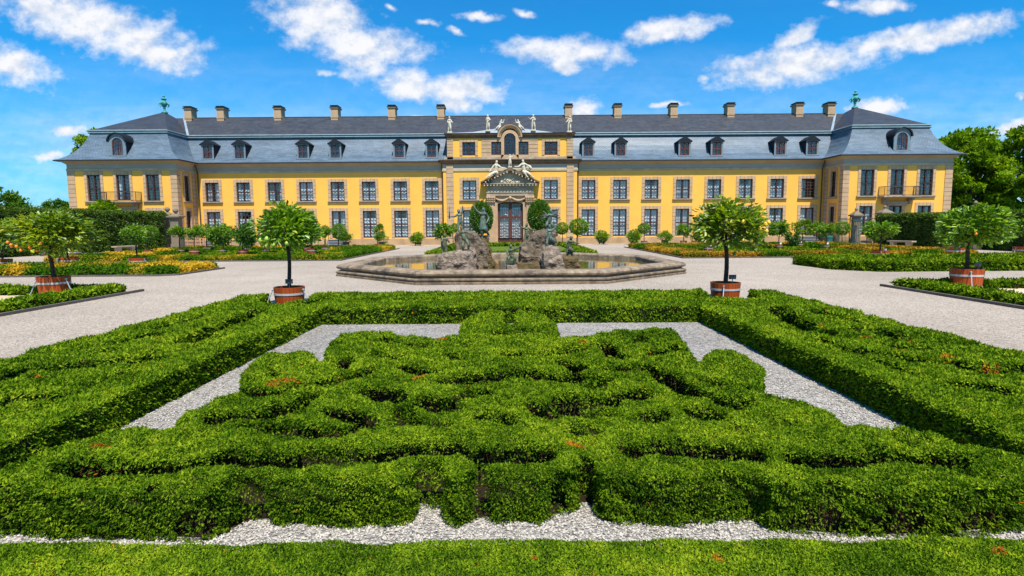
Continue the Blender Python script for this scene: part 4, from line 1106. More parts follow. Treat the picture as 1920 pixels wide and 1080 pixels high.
def value_noise3(P, s, seed):
    rs = np.random.RandomState(seed); T = rs.rand(32, 32, 32)
    q = P/s; i = np.floor(q).astype(int); f = q-i; f = f*f*(3-2*f); r = 0
    for dx in (0, 1):
        for dy in (0, 1):
            for dz in (0, 1):
                w = (f[:, 0] if dx else 1-f[:, 0])*(f[:, 1] if dy else 1-f[:, 1])*(f[:, 2] if dz else 1-f[:, 2])
                r = r + w*T[(i[:, 0]+dx) % 32, (i[:, 1]+dy) % 32, (i[:, 2]+dz) % 32]
    return r
def rock(name, outline, y0, y1, material, label, seed, amp=0.13, batter=0.82):
    """boulder: front outline in x,z, thickness along y, roughened"""
    import bmesh
    b = MB(); n = len(outline); xc = sum(p[0] for p in outline)/n
    b.prism(outline, y0, y1)
    ym = (y0+y1)/2
    me = b.mesh(name, material); bm = bmesh.new(); bm.from_mesh(me)
    bmesh.ops.triangulate(bm, faces=bm.faces[:])
    for _ in range(4):
        es = [e for e in bm.edges if e.calc_length() > 0.14]
        if not es: break
        bmesh.ops.subdivide_edges(bm, edges=es, cuts=1, use_grid_fill=False)
        bmesh.ops.triangulate(bm, faces=[f for f in bm.faces if len(f.verts) > 3])
    for _ in range(1): bmesh.ops.smooth_vert(bm, verts=bm.verts[:], factor=0.5, use_axis_x=True, use_axis_y=True, use_axis_z=True)
    bm.normal_update()
    P = np.array([v.co[:] for v in bm.verts]) + 7
    k = (value_noise3(P, 0.45, seed)-0.5)*2*amp + (value_noise3(P, 0.16, seed+1)-0.5)*amp*1.1 + (value_noise3(P, 0.07, seed+2)-0.5)*amp*0.5
    zmin = min(v.co.z for v in bm.verts); zmax = max(v.co.z for v in bm.verts)
    for v, a in zip(bm.verts, k):
        v.co += v.normal*float(a)
        t = (v.co.z-zmin)/(zmax-zmin); v.co.y = ym + (v.co.y-ym)*(1 - (1-batter)*t)
    bm.to_mesh(me); bm.free()
    o = link(name, me); tag(o, label, 'rock', 'rocks in the fountain basin'); return o
rock('fountain_rock', [(-3.0,0.05),(-1.42,0.05),(-1.42,0.40),(-1.55,0.98),(-2.2,0.92),(-2.80,0.74),(-2.95,0.46)], 22.7, 24.0, M['rock_pink'], 'low pinkish boulder at the front left of the basin with a green figure climbing it', 3)
rock('fountain_rock', [(-2.34,0.05),(-1.05,0.05),(-1.0,0.65),(-1.15,1.14),(-1.46,1.52),(-1.93,1.76),(-2.30,1.70)], 23.9, 25.6, M['rock'], 'tall grey wedge of rock on the left side of the basin', 4)
rock('fountain_rock', [(-1.66,0.05),(-0.52,0.05),(-0.68,0.42),(-0.94,0.95),(-1.18,1.28),(-1.62,1.2)], 24.2, 25.8, M['rock_brown'], 'mossy brown rock sloping down to the water left of the centre figure', 5)
rock('fountain_rock', [(0.22,0.05),(1.85,0.05),(1.86,0.95),(1.80,1.68),(1.38,1.78),(0.90,1.55),(0.6,1.32),(0.38,1.1)], 23.9, 25.6, M['rock'], 'tall brown wedge of rock on the right side of the basin', 6)
rock('fountain_rock', [(1.22,0.05),(2.08,0.05),(2.07,0.36),(1.92,0.72),(1.82,1.05),(1.36,1.07),(1.28,0.98)], 22.8, 23.95, M['rock_pink'], 'upright pale block of rock under the stacked bronze pair', 7)
rock('fountain_rock', [(1.95,0.05),(2.78,0.05),(2.72,0.40),(2.66,0.68),(1.96,0.70)], 23.2, 24.5, M['rock_brown'], 'low dark brown rock at the right end of the group', 8)
rock('fountain_rock', [(0.12,0.05),(1.30,0.05),(1.28,0.46),(0.22,0.48)], 23.2, 24.4, M['rock_brown'], 'flat mossy ledge of rock at the water right of centre', 9, 0.06)
rock('fountain_rock', [(-0.28,0.05),(0.28,0.05),(0.18,0.42),(-0.18,0.44)], 22.5, 23.2, M['rock_pink'], 'small pale rock carrying the centre figure with the trident', 10, 0.05)
rock('fountain_rock', [(-1.52,0.05),(-1.05,0.05),(-1.08,1.36),(-1.22,1.46),(-1.44,1.40)], 26.0, 26.6, M['rock_brown'], 'slender brown pillar of rock under the figure with the green staff', 11, 0.05)
rock('fountain_rock', [(0.38,0.05),(0.98,0.05),(0.86,1.10),(0.50,1.12)], 25.2, 25.9, M['rock'], 'narrow rock carrying the bronze child behind the right wedge', 12, 0.06)

BG = 'bronze figures on the fountain'
def staff(b, J, h):
    a = J[13]; b.tube(a + Vector((0.10, -0.02, -0.36)), a + Vector((-0.16, 0.0, 0.36)), 0.018, 0.024, n=6)
def bow(b, J, h):
    a = J[-1]; p = J[12]
    b.tube(J[13] + Vector((0, 0, -0.1)), J[13] + Vector((0.02, 0, 0.42)), 0.03, 0.012, n=6)
def wings(b, J, h):
    for s in (-1, 1):
        c = J[2] + Vector((s*0.06*h, 0.08*h, 0))
        for k in range(5):
            b.tube(c, c + Vector((s*(0.22+0.05*k)*h, 0.06*h, (0.20-0.09*k)*h)), 0.03*h, 0.012*h, n=5)
def trident(b, J, h):
    a = J[22]; q = a + Vector((0.05, 0, 0)); b.tube(q + Vector((-0.02, 0, -0.28)), q + Vector((0.05, 0, 0.30)), 0.013, n=5)
    for s in (-1, 0, 1): b.tube(q + Vector((0.05, 0, 0.28)), q + Vector((0.05+s*0.06, 0, 0.42)), 0.011, 0.006, n=4)
def fish_tail(b, J, h):
    pr = None
    for k in range(12):
        t = k/11; a = t*4.6
        p = J[0] + Vector((0.16*h*math.sin(a), -0.12*h - 0.04*h*math.cos(a), -0.06*h - 0.30*h*t)); r = 0.10*h*(1-0.7*t)
        if pr: b.tube(pr[0], p, pr[1], r, n=7)
        pr = (p, r)
def dolphin(b, J, h):
    pr = None
    for k in range(14):
        t = k/13; p = J[0] + Vector((0.10*h*math.sin(t*5), -0.16*h + 0.1*h*t, 0.05*h - 0.42*h*t)); r = 0.05*h + 0.09*h*math.sin(math.pi*min(1, t*1.1))
        if pr: b.tube(pr[0], p, pr[1], r, n=8)
        pr = (p, r)
    trident(b, J, h)
figure('statue', M['bronze'], 1.0, dict(torso=(0.1, -0.05, 1), head=(-0.1, -0.2, 1), armL=((-0.4, -0.5, -0.7), (0.4, -0.9, 0.1)), armR=((0.4, -0.4, -0.7), (-0.4, -0.9, 0.2)), legL=((-0.15, -0.1, -1), (0, 0.1, -1)), legR=((0.1, -0.15, -1), (0, 0.2, -1))), (-2.66, 23.2, 0.70), 0.3, 'slim green bronze boy standing low at the far left of the fountain rocks', BG)
figure('statue', M['bronze_blue'], 1.02, dict(torso=(-0.12, 0, 1), head=(-0.2, -0.1, 1), armR=((0.3, -0.2, 0.9), (0.0, 0, 1)), armL=((-0.8, -0.4, -0.4), (-0.9, -0.3, 0.0)), legL=((-0.3, -0.5, -0.9), (0.2, 0.4, -0.9)), legR=((0.15, 0, -1), (0.1, 0.2, -1))), (-2.15, 24.7, 1.66), 0.2, 'dark bronze figure with one arm stretched up, on top of the left wedge', BG, bow)
figure('statue', M['bronze'], 1.08, dict(torso=(-0.25, 0.15, 1), head=(-0.3, 0.1, 1), armL=((-0.6, 0.2, 0.8), (-0.2, 0, 1)), armR=((0.9, -0.2, -0.3), (0.9, -0.1, -0.5)), legL=((-0.1, -0.6, -0.8), (0.1, 0.3, -1)), legR=((0.5, -0.5, -0.7), (-0.2, 0.3, -1))), (-1.84, 23.0, 0.95), 0.0, 'green bronze nude climbing the front of the left rock with arms spread', BG)
figure('statue', M['bronze_blue'], 1.42, dict(torso=(0.05, 0, 1), head=(0.05, -0.05, 1), armL=((-0.8, -0.2, 0.55), (-0.5, 0, 0.9)), armR=((0.5, 0.1, -0.8), (-0.3, -0.5, -0.7)), legL=((0.0, -0.2, -1), (0.1, 0.15, -1)), legR=((0.25, -0.3, -0.9), (0.35, 0.45, -0.8))), (-1.27, 26.3, 1.42), 0, 'tall blue green bronze hunter raising a bright green staff to the left', BG, drapery, child=False)
figure('statue', M['bronze'], 0.98, dict(torso=(-0.05, 0, 1), head=(0.1, -0.1, 1), armL=((-0.9, -0.1, 0.3), (-0.5, 0, 0.9)), armR=((0.8, -0.3, -0.4), (0.8, -0.2, -0.1)), legL=((-0.3, -0.4, -0.9), (0.05, 0.2, -1)), legR=((0.3, -0.4, -0.9), (0.0, 0.2, -1))), (0.66, 25.5, 1.12), 0, 'light green bronze child with one arm up, between the centre figure and the right wedge', BG, fish_tail)
figure('statue', M['bronze_blue'], 1.0, dict(torso=(0.2, -0.15, 1), head=(-0.2, -0.3, 1), armR=((0.8, -0.2, 0.5), (0.5, 0, 0.9)), armL=((-0.6, -0.5, -0.4), (-0.8, -0.4, 0.2)), legL=((-0.5, -0.6, -0.6), (0.1, 0.4, -0.9)), legR=((0.4, -0.5, -0.7), (-0.2, 0.5, -0.8))), (1.56, 24.3, 1.72), 0.1, 'dark winged bronze child on top of the right wedge', BG, wings)
figure('statue', M['bronze_blue'], 1.05, dict(torso=(0.05, 0, 1), head=(-0.1, -0.2, 1), armR=((0.7, -0.2, 0.6), (0.3, 0, 1)), armL=((-0.5, -0.4, -0.6), (0.2, -0.7, -0.6)), legL=((-0.35, -0.5, -0.8), (0.15, 0.3, -1)), legR=((0.4, -0.4, -0.8), (-0.25, 0.3, -1))), (1.50, 23.3, 1.02), 0, 'dark bronze merman with coiled tail on the upright pale block', BG, fish_tail)
figure('statue', M['bronze'], 0.95, dict(torso=(0.25, -0.2, 1), head=(0.3, -0.3, 1), armL=((-0.6, -0.4, -0.6), (0.2, -0.9, -0.2)), armR=((0.6, -0.4, -0.2), (0.8, -0.4, -0.2)), legL=((-0.1, -0.3, -0.9), (0.1, 0.3, -1)), legR=((0.3, -0.5, -0.7), (0.2, 0.4, -0.9))), (2.32, 23.8, 0.64), -0.2, 'brownish bronze figure bending over at the far right of the fountain rocks', BG, fish_tail)
figure('statue', M['bronze'], 0.98, dict(torso=(-0.05, -0.1, 1), head=(0.1, -0.2, 1), armR=((0.8, -0.3, 0.2), (0.7, -0.2, 0.5)), armL=((-0.4, -0.5, -0.6), (0.3, -0.8, -0.3)), legL=((-0.5, -0.7, -0.3), (0.1, 0.1, -1)), legR=((0.5, -0.7, -0.3), (-0.1, 0.1, -1))), (-0.03, 22.85, 0.42), 0, 'green bronze boy riding a fish and holding a trident in the middle of the basin', BG, dolphin)

# ------------------------------------------------------------------ hedges
_NT = [np.random.RandomState(100+k).rand(64, 64) for k in range(6)]
def vnoise(x, y, s, k=0):
    T = _NT[k % 6]; X = x/s + 37.3*k; Y = y/s + 11.7*k
    i = np.floor(X).astype(int); j = np.floor(Y).astype(int); f = X-i; g = Y-j
    f = f*f*(3-2*f); g = g*g*(3-2*g)
    a = T[i % 64, j % 64]; b_ = T[(i+1) % 64, j % 64]; c = T[i % 64, (j+1) % 64]; d_ = T[(i+1) % 64, (j+1) % 64]
    return (a*(1-f)+b_*f)*(1-g) + (c*(1-f)+d_*f)*g
def worley(x, y, s, k=0):
    T, U_ = _NT[k % 6], _NT[(k+1) % 6]; X = x/s; Y = y/s
    i = np.floor(X).astype(int); j = np.floor(Y).astype(int); best = np.full(x.shape, 9.0)
    for dx in (-1, 0, 1):
        for dy in (-1, 0, 1):
            px = i+dx + T[(i+dx) % 64, (j+dy) % 64]; py = j+dy + U_[(i+dx) % 64, (j+dy) % 64]
            best = np.minimum(best, (X-px)**2 + (Y-py)**2)
    return np.sqrt(best)
def d_seg(X, Y, a, b):
    ax, ay = a; bx, by = b; dx, dy = bx-ax, by-ay
    t = np.clip(((X-ax)*dx + (Y-ay)*dy)/max(1e-9, dx*dx+dy*dy), 0, 1)
    return np.hypot(X-ax-t*dx, Y-ay-t*dy)
def d_line(X, Y, pts, w):
    r = np.full(X.shape, 1e9)
    if len(pts) == 1: return np.hypot(X-pts[0][0], Y-pts[0][1]) - w
    for a, b in zip(pts[:-1], pts[1:]): r = np.minimum(r, d_seg(X, Y, a, b))
    return r - w
def d_poly(X, Y, pts):
    r = np.full(X.shape, 1e9); ins = np.zeros(X.shape, bool); n = len(pts)
    for k in range(n):
        a, b = pts[k], pts[(k+1) % n]
        r = np.minimum(r, d_seg(X, Y, a, b))
        if a[1] != b[1]:
            c = (a[1] > Y) != (b[1] > Y)
            ins ^= c & (X < (b[0]-a[0])*(Y-a[1])/(b[1]-a[1]) + a[0])
    return np.where(ins, -r, r)
def d_box(X, Y, x0, x1, y0, y1):
    qx = np.abs(X-(x0+x1)/2) - (x1-x0)/2; qy = np.abs(Y-(y0+y1)/2) - (y1-y0)/2
    return np.hypot(np.maximum(qx, 0), np.maximum(qy, 0)) + np.minimum(np.maximum(qx, qy), 0)

def sprigs(P, Nn, size, width, rs, up=0.5, splay=0.75, jit=0.45):
    """bent leaf blades at P leaning out along Nn"""
    n = len(P)
    D = Nn*0.55 + rs.normal(0, splay, (n, 3)); D[:, 2] += up*0.2 if np.isscalar(up) else up
    D /= np.linalg.norm(D, axis=1)[:, None] + 1e-9
    A = np.cross(D, Nn + rs.normal(0, jit, (n, 3))); A -= D*(A*D).sum(1)[:, None]; A /= np.linalg.norm(A, axis=1)[:, None] + 1e-9
    Q = np.cross(A, D)
    L = (size*(0.6 + 0.8*rs.rand(n)))[:, None]; W = (width*(0.7 + 0.6*rs.rand(n)))[:, None]
    V = np.empty((n, 4, 3))
    V[:, 0] = P - D*L*0.3; V[:, 1] = P + D*L*0.25 + A*W + Q*W*0.35; V[:, 2] = P + D*L*0.8; V[:, 3] = P + D*L*0.25 - A*W + Q*W*0.35
    return V.reshape(-1, 3), np.arange(n*4).reshape(n, 4)

def hedge(name, sdf, bbox, H, dx, s0, mats, label=None, cat='hedge', group=None, kind=None, ref=6.0, dens=3.2, lump=0.03, lscale=0.25, cell=0.0, cscale=0.3, rnd=0.09, tone=None, seed=1, core=None, parent=None, minz=0.0, side_only=None, aspect=0.52, splay=0.75, inset=None, deep=0.06):
    MS = 0.72 if ref < 5 else 1.0
    rs = np.random.RandomState(seed)
    x0, x1, y0, y1 = bbox
    nx = int((x1-x0)/dx)+1; ny = int((y1-y0)/dx)+1
    gx = x0 + np.arange(nx)*dx; gy = y0 + np.arange(ny)*dx
    X, Y = np.meshgrid(gx, gy, indexing='ij')
    D = sdf(X, Y)
    def height(x, y, d):
        t = np.clip(1 + d/rnd, 0, 1)             # 1 at the outline, 0 inside
        h = H - rnd*(1 - np.sqrt(np.maximum(0, 1 - t*t)))
        h = h + lump*2*(vnoise(x, y, lscale, 1)-0.5) + lump*(vnoise(x, y, lscale*0.4, 2)-0.5)
        if cell: h = h - cell*np.clip(worley(x, y, cscale, 2), 0, 1)**2
        return h
    Hh = height(X, Y, D)
    GX, GY = np.gradient(D, dx)
    def samp(A, x, y):
        u = np.clip((x-x0)/dx, 0, nx-1.001); v = np.clip((y-y0)/dx, 0, ny-1.001)
        i = u.astype(int); j = v.astype(int); f = u-i; g_ = v-j
        return (A[i, j]*(1-f)+A[i+1, j]*f)*(1-g_) + (A[i, j+1]*(1-f)+A[i+1, j+1]*f)*g_
    # --- twiggy core
    inset = 0.30*rnd + 0.01 if inset is None else inset
    ins = (D < -inset); cellm = ins[:-1, :-1] & ins[1:, :-1] & ins[:-1, 1:] & ins[1:, 1:]
    idx = -np.ones((nx, ny), int); used = np.zeros((nx, ny), bool)
    used[:-1, :-1] |= cellm; used[1:, :-1] |= cellm; used[:-1, 1:] |= cellm; used[1:, 1:] |= cellm
    idx[used] = np.arange(used.sum())
    drop = s0*0.9
    top = np.stack([X[used], Y[used], np.maximum(Hh[used]-drop, 0.03)], 1)
    bot = np.stack([X[used], Y[used], np.full(used.sum(), minz)], 1)
    nT = len(top)
    i, j = np.nonzero(cellm)
    F = [np.stack([idx[i, j], idx[i+1, j], idx[i+1, j+1], idx[i, j+1]], 1)]
    pad = np.zeros((nx+1, ny+1), bool); pad[1:-1, 1:-1] = cellm     # pad[i+1,j+1] = cell i,j
    for (di, dj, a, b_) in ((-1, 0, (0, 1), (0, 0)), (1, 0, (1, 0), (1, 1)), (0, -1, (0, 0), (1, 0)), (0, 1, (1, 1), (0, 1))):
        e = cellm & ~pad[1+di:nx+di, 1+dj:ny+dj]
        p, q = np.nonzero(e)
        A = idx[p+a[0], q+a[1]]; B = idx[p+b_[0], q+b_[1]]
        F.append(np.stack([A+nT, B+nT, B, A], 1))
    Vc = np.concatenate([top, bot]); Fc = np.concatenate(F)
    # --- leaf tips on the top
    area = (x1-x0)*(y1-y0)
    n = int(area*dens/(s0*s0*aspect*0.6)/MS**2)
    x = x0 + rs.rand(n)*(x1-x0); y = y0 + rs.rand(n)*(y1-y0)
    dist = np.hypot(x, y); sc = np.maximum(MS, dist/ref)
    keep = rs.rand(n) < (MS/sc)**2
    x, y, sc = x[keep], y[keep], sc[keep]
    d = samp(D, x, y); keep = d < 0.0; x, y, sc, d = x[keep], y[keep], sc[keep], d[keep]
    e = 0.02; h = height(x, y, d)
    hx = (height(x+e, y, samp(D, x+e, y))-h)/e; hy = (height(x, y+e, samp(D, x, y+e))-h)/e
    Nn = np.stack([-np.clip(hx, -2, 2), -np.clip(hy, -2, 2), np.ones(len(x))], 1); Nn /= np.linalg.norm(Nn, axis=1)[:, None]
    P = np.stack([x, y, h - s0*0.5*rs.rand(len(x))], 1)
    # --- leaf tips on the sides
    band = 0.05 if dx < 0.1 else dx*0.8
    n = int(area*dens/(s0*s0*aspect*0.6)*max(1.0, H/band)*0.72/MS**2)
    CH = 2000000; Ps = []; Ns = []; Ss = []
    while n > 0:
        m = min(n, CH); n -= m
        xs = x0 + rs.rand(m)*(x1-x0); ys = y0 + rs.rand(m)*(y1-y0)
        ss = np.maximum(MS, np.hypot(xs, ys)/ref)
        kp = rs.rand(m) < (MS/ss)**2; xs, ys, ss = xs[kp], ys[kp], ss[kp]
        dd = samp(D, xs, ys); kp = np.abs(dd) < band/2; xs, ys, ss, dd = xs[kp], ys[kp], ss[kp], dd[kp]
        g1 = samp(GX, xs, ys); g2 = samp(GY, xs, ys); gl = np.hypot(g1, g2)+1e-6; g1 /= gl; g2 /= gl
        z = minz + rs.rand(len(xs))*(H-rnd*0.5-minz)
        off = (vnoise(xs*1.3+z*2, ys*1.3+z*1.7, lscale*0.6, 3)-0.5)*lump*2 - deep*rs.rand(len(xs))**1.5
        xs = xs - g1*(dd-off); ys = ys - g2*(dd-off)
        Ps.append(np.stack([xs, ys, z], 1)); Ns.append(np.stack([g1, g2, np.full(len(xs), 0.08)], 1)); Ss.append(ss)
    Ps = np.concatenate(Ps); Ns = np.concatenate(Ns); Ss = np.concatenate(Ss)
    if side_only is not None:
        kp = side_only(Ps, Ns); Ps, Ns, Ss = Ps[kp], Ns[kp], Ss[kp]
    nTop = len(P); P = np.concatenate([P, Ps]); Nn = np.concatenate([Nn, Ns]); sc = np.concatenate([sc, Ss])
    upv = np.where(np.arange(len(P)) < nTop, 0.10, -0.22); V, F2 = sprigs(P, Nn, s0*sc, s0*sc*aspect*0.5, rs, splay=splay, up=upv, jit=0.38)
    tn = np.clip(np.where(np.arange(len(P)) < nTop, 0.24, 0.10) + 0.55*rs.rand(len(P)) + 0.30*(vnoise(P[:, 0], P[:, 1], 0.6, 4)-0.5) + 0.42*(vnoise(P[:, 0]+P[:, 2], P[:, 1]-P[:, 2], 0.09, 5)-0.5), 0, 0.93)  # sides darker: older growth, plus their shade put into the leaf colour
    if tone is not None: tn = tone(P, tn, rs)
    nv = len(Vc)
    Vall = np.concatenate([Vc, V]); Fall = np.concatenate([Fc, F2+nv])
    mi = np.concatenate([np.zeros(len(Fc), int), np.ones(len(F2), int)])
    tv = np.concatenate([np.zeros(nv), np.repeat(tn, 4)])
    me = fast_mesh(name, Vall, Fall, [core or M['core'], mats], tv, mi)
    o = link(name, me, parent)
    tag(o, label, cat, group, kind)
    return o

def brown_spots(spots, p=0.75):
    def f(P, tn, rs):
        for (x, y, r) in spots:
            d = np.hypot((P[:, 0]-x)*0.8, P[:, 1]-y) + (vnoise(P[:, 0], P[:, 1], 0.06, 1)-0.35)*r*1.6
            k = (d < r*0.8) & (rs.rand(len(P)) < np.where(P[:, 2] > 0.2, p, 0.12))
            tn[k] = 0.955 + 0.045*rs.rand(k.sum())
        k = rs.rand(len(P)) < 0.0012
        tn[k] = 0.95 + 0.05*rs.rand(k.sum())
        return tn
    return f

# the scrolled figure in the middle of the parterre
ORN = [(-0.07,10.07),(-0.22,10.9),(-0.41,11.15),(-0.59,10.71),(-0.84,9.66),(-0.79,8.52),(-1.13,8.33),(-1.39,8.46),(-1.84,8.78),(-2.35,8.88),(-2.54,8.59),(-2.48,7.71),(-2.27,6.94),(-2.24,6.72),(-2.36,6.94),(-2.55,7.39),(-2.78,7.49),(-3.04,7.4),(-3.11,6.88),(-2.95,6.28),(-2.70,5.75),(-2.81,5.37),(-2.89,5.06),(-2.83,4.81),(-2.75,4.6),(-3.2,4.55),(-3.32,4.39),(-3.42,4.11),(-3.55,3.78),(-3.5,3.57),(-2.68,3.51),(-1.93,3.47),(-1.83,3.57),(-1.78,3.7),(-1.64,3.72),(-1.58,3.66),(-1.14,3.62),(-0.85,3.62),(-0.69,3.69),(-0.67,3.92),(-0.51,3.88),(-0.45,3.66),(-0.35,3.59),(-0.28,3.68),(-0.19,3.73),(-0.13,3.66),(0.17,3.65),(0.3,3.75),(0.49,3.92),(0.53,3.92),(0.63,3.67),(1.05,3.62),(1.43,3.71),(1.6,3.68),(1.64,3.55),(2.21,3.45),(2.78,3.47),(3.24,3.54),(3.5,3.6),(3.5,3.8),(3.23,4.2),(3.11,4.56),(2.64,4.55),(2.74,4.9),(2.56,5.3),(2.43,5.6),(2.86,6.65),(2.83,7.31),(2.59,7.40),(2.35,7.06),(2.17,6.6),(2.3,7.55),(2.46,8.92),(1.63,8.82),(1.1,8.5),(0.65,8.34),(0.7,9.59),(0.44,10.75),(0.2,10.95)]
GAPS = [([(-3.0,3.88),(-2.67,3.8),(-2.4,3.84),(-2.17,3.88),(-2.02,4.02)],.085),([(-1.76,3.95),(-1.37,4.0),(-1.0,4.06),(-0.63,4.13),(-0.48,4.16)],.11),([(-2.1,4.66),(-1.73,4.59),(-1.35,4.47)],.085),([(-2.5,4.9),(-2.3,4.91),(-2.1,4.98),(-1.98,5.29),(-1.91,5.51)],.10),([(-1.97,6.04),(-1.79,6.18),(-1.63,6.48)],.085),([(-1.55,5.07),(-1.4,4.96),(-1.21,4.75)],.09),([(-1.36,5.68),(-1.15,5.44)],.12),([(-0.76,5.25),(-0.67,5.2)],.17),([(-0.6,6.06),(-0.54,6.06)],.13),([(-0.41,5.51),(-0.36,5.51)],.13),([(-0.18,6.25),(0.16,6.24)],.20),([(0.51,6.14),(0.63,6.14)],.19),([(0.56,5.26),(0.75,5.26)],.20),([(1.17,6.45),(1.45,6.47)],.165),([(1.06,5.47),(1.19,5.5)],.15),([(1.62,6.3),(1.68,5.75),(1.81,5.45),(2.04,5.14)],.10),([(1.26,7.89),(1.29,7.13)],.07),([(1.64,4.92),(1.66,4.85)],.14),([(0.88,4.1),(1.11,4.09),(1.41,4.08),(1.67,4.05)],.11),([(1.99,3.92),(2.17,3.84)],.085),([(2.31,3.89),(2.57,3.9),(2.83,3.86),(3.0,3.88)],.085),([(-0.19,4.04),(-0.05,3.99),(0.15,4.02)],.105),([(0.5,4.52),(0.62,4.49)],.06),([(1.14,4.79),(1.18,4.79)],.075),([(-0.33,8.71),(-0.17,8.79)],.15),([(0.12,8.87),(0.24,8.77)],.15),([(-0.04,7.32),(0.12,7.32)],.115),([(-1.77,7.32),(-1.45,7.1)],.085),([(0.62,6.81),(0.78,6.54)],.10),([(-1.23,6.6),(-0.95,6.34)],.085),([(0.23,5.15),(0.27,4.93)],.075),([(-.22,3.9),(-.20,3.6)],.035),([(.31,3.8),(.30,3.6)],.035),([(.50,3.98),(.53,3.86)],.04),([(-0.05,9.6),(-0.07,10.6)],.06),([(-2.9,6.9),(-2.62,6.3)],.03),([(-.95,7.7),(-.7,8.0)],.06),([(.95,7.75),(.75,7.5)],.06),([(2.3,5.6),(2.05,5.9)],.05),([(-2.7,5.75),(-2.45,5.62),(-2.15,5.75),(-1.95,6.05)],.05),([(-1.9,8.2),(-1.5,8.0),(-1.2,7.7)],.05),([(1.9,8.3),(1.7,7.9)],.05),([(.95,6.0),(.8,5.8)],.06),([(-1.0,4.75),(-.6,4.65)],.05),([(.75,4.9),(.45,5.0)],.05),([(-.5,7.0),(-.8,7.2)],.06),([(.5,7.3),(.8,7.35)],.06),([(-2.05,7.0),(-2.0,6.6)],.05),([(2.1,7.6),(1.75,7.2)],.06),([(-1.0,5.1),(-.9,4.9)],.05),([(-.25,4.8),(-.05,4.75)],.06)]
BALD = [(1.95,3.62,.22),(2.35,3.58,.18),(2.9,3.62,.16),(-2.0,3.55,.10),(.3,3.72,.06)]
def bare(P, Nn):
    """the inner faces of the gaps are bare twigs"""
    d = np.full(len(P), 9.0)
    for pts, w in GAPS: d = np.minimum(d, d_line(P[:, 0], P[:, 1], pts, w*0.85 + (0.06 if w > 0.04 else -0.06)))
    rs = np.random.RandomState(4)
    r = ~((d < 0.09) & (P[:, 2] < 0.25 + 0.06*rs.rand(len(P))) & (rs.rand(len(P)) < 0.85))
    for x, y, q in BALD:
        e = np.hypot((P[:, 0]-x)/q, (P[:, 2]-0.11)/0.09) + (vnoise(P[:, 0], P[:, 2], 0.07, 2)-0.5)*0.9
        r &= ~((e < 1) & (P[:, 1] < y+0.2) & (rs.rand(len(P)) < 0.8))
    return r
def orn(X, Y):
    wob = 0.06*(vnoise(X, Y, 0.22, 3)-0.5) + 0.03*(vnoise(X, Y, 0.1, 4)-0.5)
    d = d_poly(X, Y, ORN)
    for pts, w in GAPS: d = np.maximum(d, -d_line(X, Y, pts, w*0.85 + (0.075 if w > 0.04 else 0)))
    return d + wob
SPOTS = [(-2.55,5.95,.10),(-2.35,5.97,.14),(-2.15,5.98,.11),(-1.72,5.95,.08),(-1.0,6.1,.06),(-1.05,8.35,.11),(-.45,8.2,.11),(.95,8.0,.08),(1.95,5.9,.07),(-.35,6.1,.04),(-3.05,4.2,.06),(.45,4.15,.06),(-0.2,4.15,.05),(2.3,4.75,.06)]
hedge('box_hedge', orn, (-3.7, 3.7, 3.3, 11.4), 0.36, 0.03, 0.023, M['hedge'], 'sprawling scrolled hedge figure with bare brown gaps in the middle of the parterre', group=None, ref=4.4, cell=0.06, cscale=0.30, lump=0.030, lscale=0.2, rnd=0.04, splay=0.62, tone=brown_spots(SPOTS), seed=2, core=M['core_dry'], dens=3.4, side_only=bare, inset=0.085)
def ring(X, Y):
    o_ = np.maximum(d_box(X, Y, -4.32, 4.24, 2.25, 12.5), (np.abs(X+0.04)+Y-16.35)*0.7071); i_ = d_box(X, Y, -3.86, 3.78, 2.88, 11.66)
    return np.maximum(o_, -i_) + 0.03*(vnoise(X, Y, 0.3, 3)-0.5) + 0.03*(vnoise(X, Y, 0.1, 4)-0.5)
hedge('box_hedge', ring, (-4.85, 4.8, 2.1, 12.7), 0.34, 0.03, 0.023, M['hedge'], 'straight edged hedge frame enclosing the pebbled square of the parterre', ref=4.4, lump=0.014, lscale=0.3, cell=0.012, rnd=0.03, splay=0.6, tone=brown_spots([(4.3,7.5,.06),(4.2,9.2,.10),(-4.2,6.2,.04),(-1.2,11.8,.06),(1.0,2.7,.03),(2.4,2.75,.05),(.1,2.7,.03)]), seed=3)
TUBS = [(-5.42, 14.2), (5.32, 14.55)]
BL = [([(-4.72,8.3),(-4.80,9.0),(-4.84,10.1),(-5.0,11.3)],.15),([(-5.35,6.85),(-4.94,7.02),(-4.6,7.40)],.14),([(-5.60,6.25),(-5.64,6.7)],.12),([(-4.85,5.3),(-4.5,5.62)],.10),([(-4.36,7.75),(-4.32,8.3)],.08),([(-4.34,6.05),(-4.30,6.5)],.06),([(-4.34,4.6),(-4.32,4.95)],.06),([(-5.75,8.3),(-5.5,9.0)],.09),([(-5.9,9.6),(-5.75,10.8)],.08),([(-5.2,7.9),(-5.5,7.6)],.06),([(-5.3,5.2),(-5.6,5.6)],.08)]
BR = [([(5.15,11.3),(5.0,10.78),(4.76,9.69),(4.66,8.7)],.15),([(4.45,7.32),(4.77,7.06),(5.1,6.70)],.14),([(4.28,6.3),(4.30,6.65)],.07),([(5.25,6.45),(5.7,6.44)],.11),([(4.24,7.6),(4.28,8.2)],.08),([(4.5,5.82),(4.72,5.55)],.07),([(5.6,8.3),(5.4,9.0)],.09),([(5.85,9.6),(5.7,10.8)],.08),([(5.1,7.8),(5.4,7.5)],.06),([(5.2,5.2),(5.5,5.6)],.08)]
